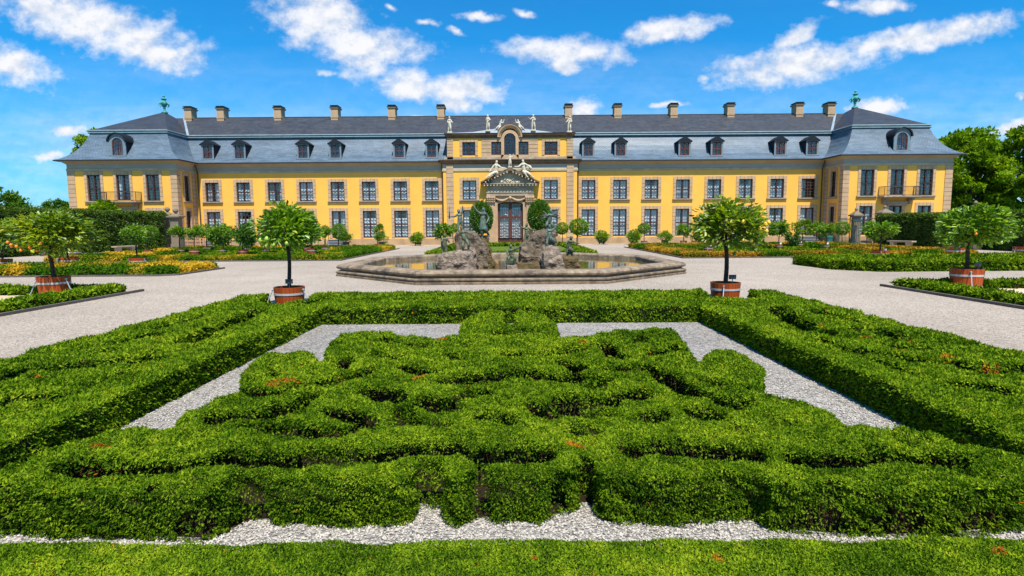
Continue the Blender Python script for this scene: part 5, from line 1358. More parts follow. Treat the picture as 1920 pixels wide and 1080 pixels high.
def band_left(X, Y):
    d = np.maximum(d_poly(X, Y, [(-6.45,2.2),(-4.40,2.2),(-4.40,12.4),(-4.60,12.5),(-4.60,14.42),(-6.1,14.42),(-6.45,14.0)]), -d_line(X, Y, [(-5.45,14.3),(-5.2,13.1)], .58))
    for p, w in BL: d = np.maximum(d, -d_line(X, Y, p, w*1.15 + 0.05))
    return d + 0.07*(vnoise(X, Y, 0.3, 3)-0.5) + 0.04*(vnoise(X, Y, 0.1, 4)-0.5)
def band_right(X, Y):
    d = np.maximum(d_poly(X, Y, [(6.38,2.2),(4.32,2.2),(4.32,12.4),(4.50,12.5),(4.50,14.7),(6.0,14.7),(6.38,14.2)]), -d_line(X, Y, [(5.35,14.65),(5.12,13.4)], .58))
    for p, w in BR: d = np.maximum(d, -d_line(X, Y, p, w*1.15 + 0.05))
    return d + 0.07*(vnoise(X, Y, 0.3, 3)-0.5) + 0.04*(vnoise(X, Y, 0.1, 4)-0.5)
def band_back(X, Y):
    d = d_box(X, Y, -4.56, 4.46, 12.54, 14.5)
    for p, w in ([[(-3.75,13.0),(-1.6,13.0)], .12], [[(1.5,13.05),(3.75,13.05)], .12], [[(-0.3,13.35),(0.0,13.35)], .16], [[(-3.2,13.75),(-2.0,13.85)], .08], [[(2.0,13.9),(3.2,13.8)], .08], [[(-4.45,13.6),(-4.5,12.6)], .2], [[(4.42,13.9),(4.42,13.1)], .2]):
        d = np.maximum(d, -d_line(X, Y, p, w))
    return d + 0.06*(vnoise(X, Y, 0.3, 3)-0.5) + 0.04*(vnoise(X, Y, 0.1, 4)-0.5)
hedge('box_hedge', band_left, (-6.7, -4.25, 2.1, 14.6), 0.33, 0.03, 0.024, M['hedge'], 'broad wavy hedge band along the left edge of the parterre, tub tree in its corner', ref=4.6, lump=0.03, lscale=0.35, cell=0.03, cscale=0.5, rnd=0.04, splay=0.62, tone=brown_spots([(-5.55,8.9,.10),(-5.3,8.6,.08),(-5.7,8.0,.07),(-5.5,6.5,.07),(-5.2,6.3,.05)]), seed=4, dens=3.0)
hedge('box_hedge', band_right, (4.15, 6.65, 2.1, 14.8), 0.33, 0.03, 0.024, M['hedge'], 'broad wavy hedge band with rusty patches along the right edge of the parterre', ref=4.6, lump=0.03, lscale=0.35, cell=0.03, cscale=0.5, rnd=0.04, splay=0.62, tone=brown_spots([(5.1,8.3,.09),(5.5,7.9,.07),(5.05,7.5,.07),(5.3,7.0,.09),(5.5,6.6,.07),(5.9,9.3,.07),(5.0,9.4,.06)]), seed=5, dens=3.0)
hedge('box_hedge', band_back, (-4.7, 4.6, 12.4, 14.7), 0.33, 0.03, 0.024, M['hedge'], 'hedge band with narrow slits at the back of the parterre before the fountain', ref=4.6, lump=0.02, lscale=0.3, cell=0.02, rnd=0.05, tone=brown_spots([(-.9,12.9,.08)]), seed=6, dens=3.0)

b = MB(); b.add([(x*0.985, 7.0+(y-7.0)*0.985, 0.012) for x, y in ORN], [tuple(range(len(ORN)-1, -1, -1))])
tag(b.build('soil', M['litter']), kind='structure')
b = MB(); b.quad((-6.4, 2.3, 0.008), (-4.28, 2.3, 0.008), (-4.28, 14.3, 0.008), (-6.4, 14.3, 0.008)); b.quad((4.2, 2.3, 0.008), (6.3, 2.3, 0.008), (6.3, 14.5, 0.008), (4.2, 14.5, 0.008)); b.quad((-4.2, 12.5, 0.008), (4.1, 12.5, 0.008), (4.1, 14.4, 0.008), (-4.2, 14.4, 0.008))
tag(b.build('soil', M['litter']), kind='structure')

# loose pebbles between the hedges
def pebbles():
    rs = np.random.RandomState(21); n = 150000
    x = rs.uniform(-3.85, 3.85, n); y = 2.9 + rs.rand(n)**1.6*6.0
    keep = rs.rand(n) < np.clip(1.15 - (y-2.9)/5.5, 0.05, 1)
    x, y = x[keep], y[keep]
    k = (orn(x, y) > -0.02) & (ring(x, y) > -0.02) & (d_poly(x, y, ORN) > -0.03); x, y = x[k], y[k]
    n = len(x); s = rs.uniform(0.006, 0.017, n)
    s *= 0.62; base = np.array([(1,0,0),(.31,.95,0),(-.81,.59,0),(-.81,-.59,0),(.31,-.95,0),(.5,.3,.75),(-.5,.25,.8),(.05,-.55,.78)])
    tri = np.array([(0,1,5),(1,2,6),(1,6,5),(2,3,6),(3,4,7),(3,7,6),(4,0,7),(0,5,7),(5,6,7)])
    a = rs.rand(n)*6.28; st = rs.uniform(0.6, 1.3, (n, 1)); ht = rs.uniform(0.5, 0.9, n)
    B = np.repeat(base[None], n, 0) + rs.normal(0, 0.10, (n, 8, 3))
    B[:, :, 0] *= st; c, q = np.cos(a)[:, None], np.sin(a)[:, None]
    X = (B[:, :, 0]*c - B[:, :, 1]*q)*s[:, None] + x[:, None]; Y = (B[:, :, 0]*q + B[:, :, 1]*c)*s[:, None] + y[:, None]; Z = B[:, :, 2]*s[:, None]*ht[:, None] + 0.004 + rs.rand(n)[:, None]*0.008
    V = np.stack([X, Y, Z], 2).reshape(-1, 3); F = (tri[None] + (np.arange(n)*8)[:, None, None]).reshape(-1, 3)
    mi = np.repeat((rs.rand(n) < 0.3).astype(int), 9)
    me = fast_mesh('pebbles', V, F, [M['pebble'], M['pebble_grey']], None, mi)
    tag(link('pebbles', me), 'loose white pebbles scattered between the clipped hedges', 'pebbles', kind='stuff')
pebbles()

# ------------------------------------------------------------------ middle distance beds
def ring_sdf(x0, x1, y0, y1, w, amp=0.1):
    return lambda X, Y: np.maximum(d_box(X, Y, x0, x1, y0, y1), -d_box(X, Y, x0+w, x1-w, y0+w, y1-w)) + amp*(vnoise(X, Y, 0.5, 3)-0.5)
def kerb(name, pts, label):
    b = MB(); b.sweep([(0.10, 0.0), (0.10, 0.07), (0.0, 0.07), (0.0, 0.0)], pts)
    tag(b.build(name, M['kerb']), label, 'kerb', 'kerbs round the beds')
def patches(scale, lo):
    def f(P, tn, rs):
        m = vnoise(P[:, 0], P[:, 1], scale, 2)
        return np.clip(tn*0.5 + (m-lo)*1.9, 0, 1)
    return f
def sheet(name, x0, x1, y0, y1, z, m):
    b = MB(); b.quad((x0,y0,z),(x1,y0,z),(x1,y1,z),(x0,y1,z)); return tag(b.build(name, m), kind='structure')
# sand beds left and right of the parterre
for s, lab in ((-1, 'left'), (1, 'right')):
    xi, xo = s*11.85, s*27
    a, c = sorted((xi, xo))
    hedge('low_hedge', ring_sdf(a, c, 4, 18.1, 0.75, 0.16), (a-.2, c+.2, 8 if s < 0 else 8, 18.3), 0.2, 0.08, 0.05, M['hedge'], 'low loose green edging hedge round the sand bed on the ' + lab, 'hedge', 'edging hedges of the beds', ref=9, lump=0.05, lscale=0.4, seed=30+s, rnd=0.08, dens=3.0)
    sheet('sand_bed', a+.6, c-.6, 4.6, 17.5, 0.006, M['sand'])
    if s < 0: kerb('stone_kerb', [(c+0.22, 18.3), (c+0.22, 4.0)][::-1], 'dark kerb along the sand bed on the left')
    else: kerb('stone_kerb', [(a-0.22, 18.3), (a-0.22, 4.0)], 'dark kerb along the sand bed on the right')
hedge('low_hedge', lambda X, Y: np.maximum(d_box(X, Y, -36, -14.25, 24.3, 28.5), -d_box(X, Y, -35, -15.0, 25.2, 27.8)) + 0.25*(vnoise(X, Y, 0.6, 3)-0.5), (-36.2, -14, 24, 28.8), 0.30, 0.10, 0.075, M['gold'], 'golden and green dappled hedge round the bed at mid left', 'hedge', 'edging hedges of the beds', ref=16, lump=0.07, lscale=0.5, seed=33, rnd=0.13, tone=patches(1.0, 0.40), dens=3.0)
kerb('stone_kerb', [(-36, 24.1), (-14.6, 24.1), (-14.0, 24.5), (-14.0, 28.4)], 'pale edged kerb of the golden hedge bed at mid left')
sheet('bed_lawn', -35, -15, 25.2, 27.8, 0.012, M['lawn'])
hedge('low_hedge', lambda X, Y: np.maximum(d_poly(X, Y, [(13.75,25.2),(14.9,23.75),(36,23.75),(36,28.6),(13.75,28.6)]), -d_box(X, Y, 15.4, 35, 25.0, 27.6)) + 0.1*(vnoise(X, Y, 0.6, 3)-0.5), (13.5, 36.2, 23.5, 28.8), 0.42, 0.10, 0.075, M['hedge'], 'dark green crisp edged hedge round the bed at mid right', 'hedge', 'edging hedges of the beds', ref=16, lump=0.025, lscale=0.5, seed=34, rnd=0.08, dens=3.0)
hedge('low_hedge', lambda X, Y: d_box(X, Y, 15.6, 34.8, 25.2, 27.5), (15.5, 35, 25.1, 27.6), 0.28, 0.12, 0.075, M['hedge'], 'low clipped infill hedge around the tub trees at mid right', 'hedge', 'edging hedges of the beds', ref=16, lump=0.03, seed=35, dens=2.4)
for s in (-1, 1):
    a, c = sorted((s*10.35, s*27.6))
    m1 = M['gold'] if s < 0 else M['rust']
    side = 'left' if s < 0 else 'right'
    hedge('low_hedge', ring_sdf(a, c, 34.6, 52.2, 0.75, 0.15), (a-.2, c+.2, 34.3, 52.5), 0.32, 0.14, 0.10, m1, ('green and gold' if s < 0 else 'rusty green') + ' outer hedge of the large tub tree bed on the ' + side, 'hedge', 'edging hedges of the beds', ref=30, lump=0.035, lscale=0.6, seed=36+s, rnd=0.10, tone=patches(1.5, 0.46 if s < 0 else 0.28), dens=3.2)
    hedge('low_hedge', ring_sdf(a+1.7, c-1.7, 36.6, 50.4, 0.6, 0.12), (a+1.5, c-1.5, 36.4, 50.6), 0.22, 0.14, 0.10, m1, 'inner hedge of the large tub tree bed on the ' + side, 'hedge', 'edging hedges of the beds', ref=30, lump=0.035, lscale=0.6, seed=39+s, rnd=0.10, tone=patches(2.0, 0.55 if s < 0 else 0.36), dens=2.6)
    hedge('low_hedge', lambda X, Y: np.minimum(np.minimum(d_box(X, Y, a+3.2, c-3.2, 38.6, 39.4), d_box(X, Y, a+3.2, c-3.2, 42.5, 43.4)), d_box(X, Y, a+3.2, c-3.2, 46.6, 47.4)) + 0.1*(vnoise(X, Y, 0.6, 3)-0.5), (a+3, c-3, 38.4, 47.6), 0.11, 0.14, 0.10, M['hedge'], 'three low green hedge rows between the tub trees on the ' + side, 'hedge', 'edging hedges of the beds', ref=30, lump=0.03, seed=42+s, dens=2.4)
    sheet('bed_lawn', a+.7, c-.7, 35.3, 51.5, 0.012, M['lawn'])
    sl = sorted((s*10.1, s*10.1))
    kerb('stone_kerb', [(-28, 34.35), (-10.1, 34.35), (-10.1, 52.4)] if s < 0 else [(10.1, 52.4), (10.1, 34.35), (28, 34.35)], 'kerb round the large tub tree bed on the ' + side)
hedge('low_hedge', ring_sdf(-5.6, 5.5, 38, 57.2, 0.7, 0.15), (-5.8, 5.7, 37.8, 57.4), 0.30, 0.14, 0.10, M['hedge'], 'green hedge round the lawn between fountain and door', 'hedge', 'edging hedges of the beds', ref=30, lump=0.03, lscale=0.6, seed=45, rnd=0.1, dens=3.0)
sheet('bed_lawn', -4.9, 4.8, 38.7, 56.5, 0.012, M['lawn'])

# tall dark hedges at both sides
def tall(pts, w):
    return lambda X, Y: d_line(X, Y, pts, w) + 0.30*(vnoise(X, Y, 1.2, 3)-0.5) + 0.15*(vnoise(X, Y, 0.4, 2)-0.5)
hedge('tall_hedge', tall([(-34.3,57.0),(-35.0,52),(-36.4,44),(-36.6,34),(-37,22)], 1.0), (-38.5, -32.8, 21, 58.3), 3.5, 0.25, 0.17, M['yew'], 'tall dark green hedge wall on the left in front of the palace corner', 'hedge', 'tall hedges beside the garden', ref=60, lump=0.08, lscale=1.0, rnd=0.3, seed=50, dens=2.4, side_only=lambda P, Nn: (Nn[:, 0] > -0.3), aspect=0.45, splay=0.7)
hedge('tall_hedge', tall([(33.6,52.6),(35.2,45.5),(35.4,38),(35.6,24)], 1.0), (32.3, 36.9, 23, 53.9), 2.74, 0.25, 0.17, M['yew'], 'tall dark green hedge wall on the right with stone benches before it', 'hedge', 'tall hedges beside the garden', ref=60, lump=0.06, lscale=1.0, rnd=0.22, seed=51, dens=2.4, side_only=lambda P, Nn: (Nn[:, 0] < 0.3), aspect=0.45, splay=0.7)

# ------------------------------------------------------------------ crowns
def crown_mesh(name, material, n, leaf, wid, seed, clumps=40, flat=1.0, gap=0.25, round_=False, core=True):
    """unit crown (radius 1) of separate leaves gathered in clumps with gaps between"""
    rs = np.random.RandomState(seed)
    C = rs.normal(0, 1, (clumps, 3)); C /= np.linalg.norm(C, axis=1)[:, None]
    rad = (0.84 if round_ else 0.45 + 0.42*rs.rand(clumps))
    C = C*(np.full((clumps, 1), 0.80) if round_ else np.asarray(rad)[:, None])
    if not round_:
        LB = rs.normal(0, 1, (13, 3)); LB[:, 2] = LB[:, 2]*0.75 + 0.1; LB /= np.linalg.norm(LB, axis=1)[:, None]
        q = rs.randint(0, 13, clumps); C = LB[q]*rs.uniform(0.5, 0.72, 13)[q][:, None] + rs.normal(0, 0.20, (clumps, 3))
        C *= np.minimum(1.0, 0.86/np.linalg.norm(C, axis=1))[:, None]
    cr = np.full(clumps, 0.26) if round_ else rs.uniform(0.16, 0.42, clumps)
    k = rs.randint(0, clumps, n)
    U_ = rs.normal(0, 1, (n, 3)); U_ /= np.linalg.norm(U_, axis=1)[:, None]
    rr = (0.45 + 0.6*rs.rand(n)**0.6)
    P = C[k] + U_*cr[k][:, None]*rr[:, None]
    P[:, 2] *= flat
    if round_:
        q = rs.normal(0, 1, (n//2, 3)); q /= np.linalg.norm(q, axis=1)[:, None]; P[:n//2] = q*(0.90 + 0.10*rs.rand(n//2))[:, None]
    out = P/ (np.linalg.norm(P, axis=1)[:, None]+1e-6)
    D = U_*0.5 + out*0.8 + rs.normal(0, 0.5, (n, 3)); D[:, 2] -= 0.15
    D /= np.linalg.norm(D, axis=1)[:, None]
    A = rs.normal(0, 1, (n, 3)); A[:, 2] *= 0.4; A -= D*(A*D).sum(1)[:, None]; A /= np.linalg.norm(A, axis=1)[:, None]
    Q = np.cross(D, A)
    L = (leaf*(0.65 + 0.7*rs.rand(n)))[:, None]; W = L*wid
    V = np.empty((n, 6, 3))
    V[:, 0] = P; V[:, 1] = P + D*L*0.35 + A*W*0.5 + Q*W*0.2; V[:, 2] = P + D*L*0.75 + A*W*0.38 + Q*W*0.12 ; V[:, 3] = P + D*L - Q*W*0.25
    V[:, 4] = P + D*L*0.75 - A*W*0.38 + Q*W*0.12; V[:, 5] = P + D*L*0.35 - A*W*0.5 + Q*W*0.2
    tn = np.clip(0.15 + 0.55*rs.rand(n) + 0.5*(rs.rand(clumps)[k]-0.5) + 0.15*(rr-0.7), 0, 1)
    idx = np.arange(n)*6
    F = np.concatenate([np.stack([idx, idx+1, idx+2, idx+3], 1), np.stack([idx, idx+3, idx+4, idx+5], 1)])
    return fast_mesh(name, V.reshape(-1, 3), F, material, np.repeat(tn, 6))
def limbs_mesh(name, material, seed, n=9, bend=0.05):
    """unit trunk: height 1 up to the crown base, forking above; crown centre is at z=1+0.5"""
    rs = random.Random(seed); b = MB(); p = Vector((0, 0, 0)); r = 1.0
    pts = [Vector((bend*math.sin(k*1.1+seed), bend*0.5*math.cos(k*1.7+seed), k/4)) for k in range(5)]
    pts = [q - Vector((pts[0].x, pts[0].y, 0)) for q in pts]
    return pts
CRW = {
 'loose': [crown_mesh('crown', M['citrus'], 1050, 0.27, 0.42, 60+k, 34) for k in range(4)],
 'loosey': [crown_mesh('crown', M['citrus_y'], 1050, 0.25, 0.42, 66+k, 34) for k in range(2)],
 'dense': [crown_mesh('crown', M['clipped'], 1700, 0.22, 0.45, 70+k, 60) for k in range(2)],
 'round': [crown_mesh('crown', M['citrus'], 1700, 0.20, 0.5, 75+k, 60, round_=True) for k in range(2)],
 'bush': [crown_mesh('crown', M['citrus'], 1500, 0.30, 0.3, 80+k, 40) for k in range(2)],
}
FG_CROWN = {'fgl': crown_mesh('crown', M['citrus'], 2900, 0.20, 0.44, 91, 60), 'fgr': crown_mesh('crown', M['citrus_y'], 3000, 0.18, 0.5, 92, 64), 'orange': crown_mesh('crown', M['citrus_y'], 2700, 0.18, 0.48, 93, 60), 'big': crown_mesh('crown', M['citrus'], 2400, 0.20, 0.44, 94, 56)}
CLIP = [crown_mesh('crown', M['clipped'], 10000, 0.13, 0.55, 97, 120, round_=True)]
def tub_mesh(detail=20):
    b = MB(); b.lathe([(0.44, 0.0), (0.455, 0.02), (0.5, 0.62), (0.46, 0.62), (0.45, 0.50)], n=detail, cap=False)
    return b
def tub_parts(w, t, wood, detail=24):
    """stave tub of width w; own parts: staves, two hoops, soil"""
    b = MB(); n = detail
    v = []; prof = [(0.43, 0.0), (0.44, 0.02), (0.47, 0.33), (0.5, 0.64), (0.46, 0.64), (0.45, 0.55)]
    for k in range(n):
        t0 = 2*math.pi*(k+0.03)/n; t1 = 2*math.pi*(k+0.97)/n
        base = len(b.v)
        vv = [(r*w*math.cos(a), r*w*math.sin(a), z*w) for a in (t0, t1) for r, z in prof]
        b.add(vv, [(j, 6+j, 6+j+1, j+1) for j in range(5)])
    b.lathe([(0.425*w, 0.0), (0.46*w, 0.62*w)], n=n, cap=False, mi=1)
    return b
TUBM = {'fine': tub_parts(1.0, 0, M['tub'], 26).mesh('tub', [M['tub'], M['core']]), 'plain': tub_parts(1.0, 0, M['tub_dull'], 16).mesh('tub', [M['tub_dull'], M['core']])}
def hoop_mesh(z, r):
    b = MB(); b.lathe([(r-0.004, z-0.03), (r+0.012, z-0.03), (r+0.014, z+0.03), (r-0.002, z+0.03)], n=26, cap=False); return b.mesh('hoop', M['hoop'])
HOOPS = [hoop_mesh(0.44, 0.482), hoop_mesh(0.09, 0.447)]
b = MB(); b.lathe([(0.001, 0.57), (0.455, 0.555)], n=20, cap=False); SOIL = b.mesh('soil', M['soil'])
b = MB(); b.box(-0.09, 0.09, -0.01, 0.0, 0.18, 0.29); b.tube((0, 0, 0), (0, 0, 0.19), 0.01, n=5); LABELD = b.mesh('plant_label', M['sign_dark'])
b = MB(); b.box(-0.07, 0.07, -0.006, 0.006, 0.06, 0.18); b.tube((0, 0, -0.05), (0, 0, 0.07), 0.008, n=4); LABELW = b.mesh('plant_label', M['sign_white'])
def rod_mesh(ang):
    b = MB(); c, s = math.cos(ang), math.sin(ang)
    b.tube((0.52*c, 0.52*s, 0.62), (0.80*c, 0.80*s, 0.0), 0.017, n=5); b.tube((0.44*c, 0.44*s, 0.63), (0.56*c, 0.56*s, 0.63), 0.028, n=6); return b.mesh('stay_rod', M['rod'])
RODS = {k: rod_mesh(R(a)) for k, a in enumerate((-12, 192, -115, 60))}
def trunk_mesh(h, r0, r1, seed, top_r, top_h, material):
    """stem of height h, then limbs spreading into a crown of radius top_r"""
    rs = random.Random(seed); b = MB(); pts = []
    for k in range(6):
        t = k/5; pts.append((Vector((0.05*h*math.sin(t*3+seed)*t, 0.03*h*math.cos(t*2+seed)*t, h*t)), r0 + (r1-r0)*t*(1.0)))
    b.tube((0, 0, -0.05), pts[0][0], r0*1.25, r0, n=8)
    for (p, r), (q, s) in zip(pts[:-1], pts[1:]): b.tube(p, q, r, s, n=8)
    tip = pts[-1][0]
    for k in range(8):
        a = 2*math.pi*k/8 + rs.uniform(-.3, .3); m = tip + Vector((math.cos(a)*top_r*0.35, math.sin(a)*top_r*0.35, top_h*rs.uniform(0.25, 0.5)))
        e = tip + Vector((math.cos(a+.3)*top_r*0.75, math.sin(a+.3)*top_r*0.75, top_h*rs.uniform(0.5, 1.1)))
        b.tube(tip, m, r1*0.6, r1*0.4, n=5); b.tube(m, e, r1*0.4, r1*0.12, n=5)
    b.tube(tip, tip + Vector((0.02, 0, top_h)), r1*0.8, r1*0.2, n=5)
    return b.mesh('trunk', material, True)
TGRP = 'tub trees set out in the garden'
_tk = [0]
def potted(x, y, w, cxo, cz, rx, rz_, kind, label, cat='potted tree', group=TGRP, fine=False, rods=(), sign=None, crown=None, fruit=None, trunk_r=None, pale=False):
    k = _tk[0]; _tk[0] += 1
    rr = random.Random(500+k)
    o = empty('potted_tree', (x, y, 0), 0, label, cat, group)
    a = link('tub', TUBM['fine' if fine else 'plain'], o); a.scale = (w, w, w*(1.12 if fine else 0.98))
    for hm in HOOPS[:2 if fine else 1]: link('hoop', hm, a)
    q = link('soil', SOIL, a)
    base = 0.56*w*(1.12 if fine else 0.98); ch = max(0.12, cz - rz_*0.72 - base)
    tr = trunk_r or max(0.022, 0.028 + 0.012*rr.random())
    t = link('trunk', trunk_mesh(ch, tr*1.2, tr, k, rx, rz_*0.9, M['bark_pale'] if pale else M['bark']), o, (0, 0, base))
    me = crown or rr.choice(CRW[kind])
    c = link('crown', me, o, (cxo, 0, cz), rr.uniform(0, 6.28) if crown is None else 0); c.scale = (rx, rx*0.98, rz_)
    for i in rods: 
        d = link('stay_rod', RODS[i], o); d.scale = (w, w, w)
    if sign: link('plant_label', LABELD if sign == 'dark' else LABELW, o, (0.12*w, -0.30*w, 0.60*w))
    if fruit:
        fm, fs = fruit
        for (fx, fy, fz) in fs: link('fruit', fm, c, (fx, fy, fz)).scale = (1/rx, 1/rx, 1/rz_)
    return o
def fruit_mesh(r, m, el=1.15):
    b = MB(); n = 10
    b.lathe([(0.001, -r*el)] + [(r*math.cos(t), r*el*math.sin(t)) for t in [R(x) for x in (-60, -30, 0, 30, 60)]] + [(0.001, r*el*1.1)], n=n, cap=False); return b.mesh('fruit', m, True)
LEM, LIM, ORA = fruit_mesh(0.048, M['lemon']), fruit_mesh(0.06, M['lime'], 1.05), fruit_mesh(0.042, M['orange'], 1.0)
potted(TUBS[0][0], TUBS[0][1], 0.73, -0.02, 1.93, 0.70, 0.55, 'loose', 'broad leaved citrus with green fruit in a red tub, left corner of the parterre', fine=True, rods=(0, 1), sign='dark', crown=FG_CROWN['fgl'], fruit=(LIM, [(-0.55,-0.76,-0.49),(-0.28,-0.92,-0.43),(-0.13,-0.8,-0.68),(0.33,-0.79,-0.63),(-0.38,-0.66,-0.74)]), trunk_r=0.042)
potted(TUBS[1][0], TUBS[1][1], 0.73, 0.08, 1.95, 0.83, 0.60, 'loose', 'lemon tree with yellow fruit in a red tub, right corner of the parterre', fine=True, rods=(2,), sign='dark', crown=FG_CROWN['fgr'], fruit=(LEM, [(-0.02,-1.05,0.1),(0.07,-0.87,-0.62),(0.31,-0.79,-0.64),(0.47,-0.55,-0.78),(0.7,-0.8,0.0),(0.89,-0.57,0.07),(0.49,-0.92,-0.16),(0.83,-0.58,-0.27)]), trunk_r=0.05)
potted(-13.32, 17.0, 0.83, 0.0, 1.83, 0.97, 0.60, 'loose', 'orange tree hung with oranges in a red tub on the sand bed at far left', fine=True, rods=(0, 1), crown=FG_CROWN['orange'], fruit=(ORA, [(-0.64,-0.76,-0.38),(-0.55,-0.76,-0.5),(-0.35,-0.82,-0.57),(0.06,-0.85,-0.63),(-0.7,-0.56,-0.58),(0.14,-0.71,-0.78),(0.41,-0.89,-0.41),(-0.38,-0.64,-0.76)]), trunk_r=0.05)
potted(13.45, 17.29, 0.86, -0.02, 1.90, 0.93, 0.58, 'loose', 'leafy citrus tree in a red tub on the sand bed at far right', fine=True, rods=(2,), sign='dark', crown=FG_CROWN['big'], fruit=(ORA, [(-0.44,-0.85,-0.44)]), trunk_r=0.05)
POTS = [
(-25.41,45.02,0.65,-0.05,1.76,0.68,0.49,'loose','umbrella shaped tub tree leftmost in the big left bed, beside the gate pier'),
(-22.79,42.2,0.73,0.14,1.73,0.59,0.46,'loose','thin stemmed tub tree in front of the wooden rail in the left bed'),
(-25.7,49.53,0.68,0.02,1.77,0.77,0.54,'loose','flat crowned tub tree in front of the steps at the left palace corner'),
(-27.33,54.51,0.69,0.11,1.01,0.74,0.74,'bush','low drooping bush in an orange tub right of the left steps'),
(-21.84,44.49,0.63,-0.07,1.54,0.85,0.77,'loose','wide bushy tub tree in front of the drooping bush, left bed'),
(-24.96,51.93,0.64,0.14,1.61,0.52,0.52,'loose','small crowned tub tree under the second ground floor window from the left'),
(-19.18,41.92,0.65,0.12,1.48,0.74,0.80,'dense','tall dense dark tub tree before the third window from the left'),
(-21.86,48.5,0.57,0.19,1.05,0.53,0.66,'dense','low dark bush in a tub tucked behind the tall dense tub tree'),
(-18.94,45.19,0.58,0.19,1.35,0.74,0.74,'loose','tub tree half hidden at the left side of the green fruited citrus'),
(-16.22,43.08,0.47,-0.03,1.13,0.51,0.47,'loose','little tub tree seen directly behind the stem of the green fruited citrus'),
(-18.26,51.13,0.60,0.10,1.34,0.60,0.70,'loose','rear tub tree behind the crown of the green fruited citrus'),
(-16.15,46.6,0.64,0.03,1.56,0.55,0.76,'loose','middle tub tree of the three just right of the green fruited citrus'),
(-14.29,42.0,0.73,0.18,1.59,0.61,0.76,'loose','nearest and tallest tub tree just right of the green fruited citrus'),
(-15.21,47.93,0.61,0.02,1.67,0.48,0.44,'loose','slim tub tree with a small flat crown left of the grey window steps'),
(-15.25,51.76,0.59,0.11,1.59,0.61,0.64,'round','neatly rounded tub tree in front of the grey window steps'),
(-12.57,55.06,0.63,0.16,1.64,0.55,0.55,'loosey','yellowish round headed tub tree at the right tip of the big left bed'),
(-5.48,45.86,0.58,0.20,1.62,0.75,0.63,'loose','loose tub tree left of the fountain rocks on the lawn by the door'),
(-5.21,52.39,0.57,0.13,1.84,0.33,0.38,'round','small tub tree peeping out behind the left end of the fountain rocks'),
(4.91,56.62,0.59,-0.06,1.71,0.59,0.54,'round','farther of the two round tub trees right of the fountain rocks'),
(5.3,47.62,0.61,0.12,1.87,0.74,0.61,'round','nearer, larger round tub tree right of the fountain rocks'),
(12.96,57.58,0.68,-0.03,1.65,0.58,0.50,'round','round headed tub tree at the left tip of the big right bed'),
(16.73,57.25,0.68,-0.03,1.42,0.65,0.70,'loose','pale green tub tree by the wall, left of the lemon tree crown'),
(17.64,56.26,0.66,0.00,1.12,0.66,0.92,'loosey','yellow tinged bushy tub tree by the wall at the edge of the lemon tree crown'),
(14.01,41.85,0.65,0.03,1.55,0.57,0.65,'loose','tub tree with a leaning white stay, left behind the lemon tree'),
(20.81,50.0,0.68,-0.08,1.09,0.68,0.55,'loose','low tub tree behind the right half of the lemon tree crown'),
(21.11,46.44,0.55,-0.03,1.59,0.80,0.61,'loose','broad tub tree with a white label, first right of the lemon tree'),
(24.13,49.36,0.58,-0.53,0.85,0.58,0.63,'dense','low dark tub bush second right of the lemon tree'),
(27.17,54.98,0.60,-0.08,1.66,0.90,0.67,'loosey','wide yellow green tub tree against the last ground floor window on the right'),
(27.3,52.72,0.62,-0.03,1.57,0.72,0.58,'loose','tub tree in front of the metal steps at the right palace corner'),
(24.5,45.84,0.54,0.00,1.57,0.63,0.52,'loose','white labelled tub tree left of the teal bin'),
(28.33,50.45,0.64,-0.04,1.57,0.62,0.53,'round','small round tub tree between the teal bin and the green gate'),
(29.74,48.28,0.61,0.02,1.18,0.53,0.53,'loose','tub tree half hidden behind another in front of the end of the right hedge'),
(19.09,30.42,0.80,-0.04,1.6,0.80,0.50,'loose','bright green tub tree before the left end of the tall right hedge'),
(29.88,40.17,0.77,-0.11,1.45,0.73,0.62,'loose','tub tree with a white stay between the two stone benches on the right'),
(24.35,32.27,0.88,-0.10,1.43,0.76,0.59,'loose','tub tree with a white label left behind the stem of the far right citrus'),
(28.34,32.57,0.89,-0.31,1.58,0.83,0.62,'loose','tub tree cut off by the right edge of the picture'),
(-21.66,28.64,0.86,0.31,1.53,0.81,0.81,'loosey','tub tree in the golden hedge bed half hidden behind the orange tree'),
(-18.29,28.67,0.76,0.02,1.72,0.60,0.44,'loose','flat topped tub tree in the golden hedge bed in front of a stone bench'),
(-26.34,42.54,0.66,0.26,1.67,0.52,0.50,'round','round tub tree at the corner of the tall left hedge'),
(-24.47,28.2,0.77,0.14,1.66,0.77,0.72,'loosey','tub tree cut off by the left edge of the picture'),
(-30.66,41.27,0.75,0.12,1.42,0.68,0.68,'loose','tub tree far back behind the orange tree, before the dark hedge'),
]
for i, p in enumerate(POTS):
    near = p[1] < 36
    potted(*p, fine=near, rods=(0, 1) if near and i % 2 else ((2,) if (near or i == 23) else ()), sign='white' if (p[0] > 12 and i in (23, 25, 26, 29, 32, 33, 34)) else None)

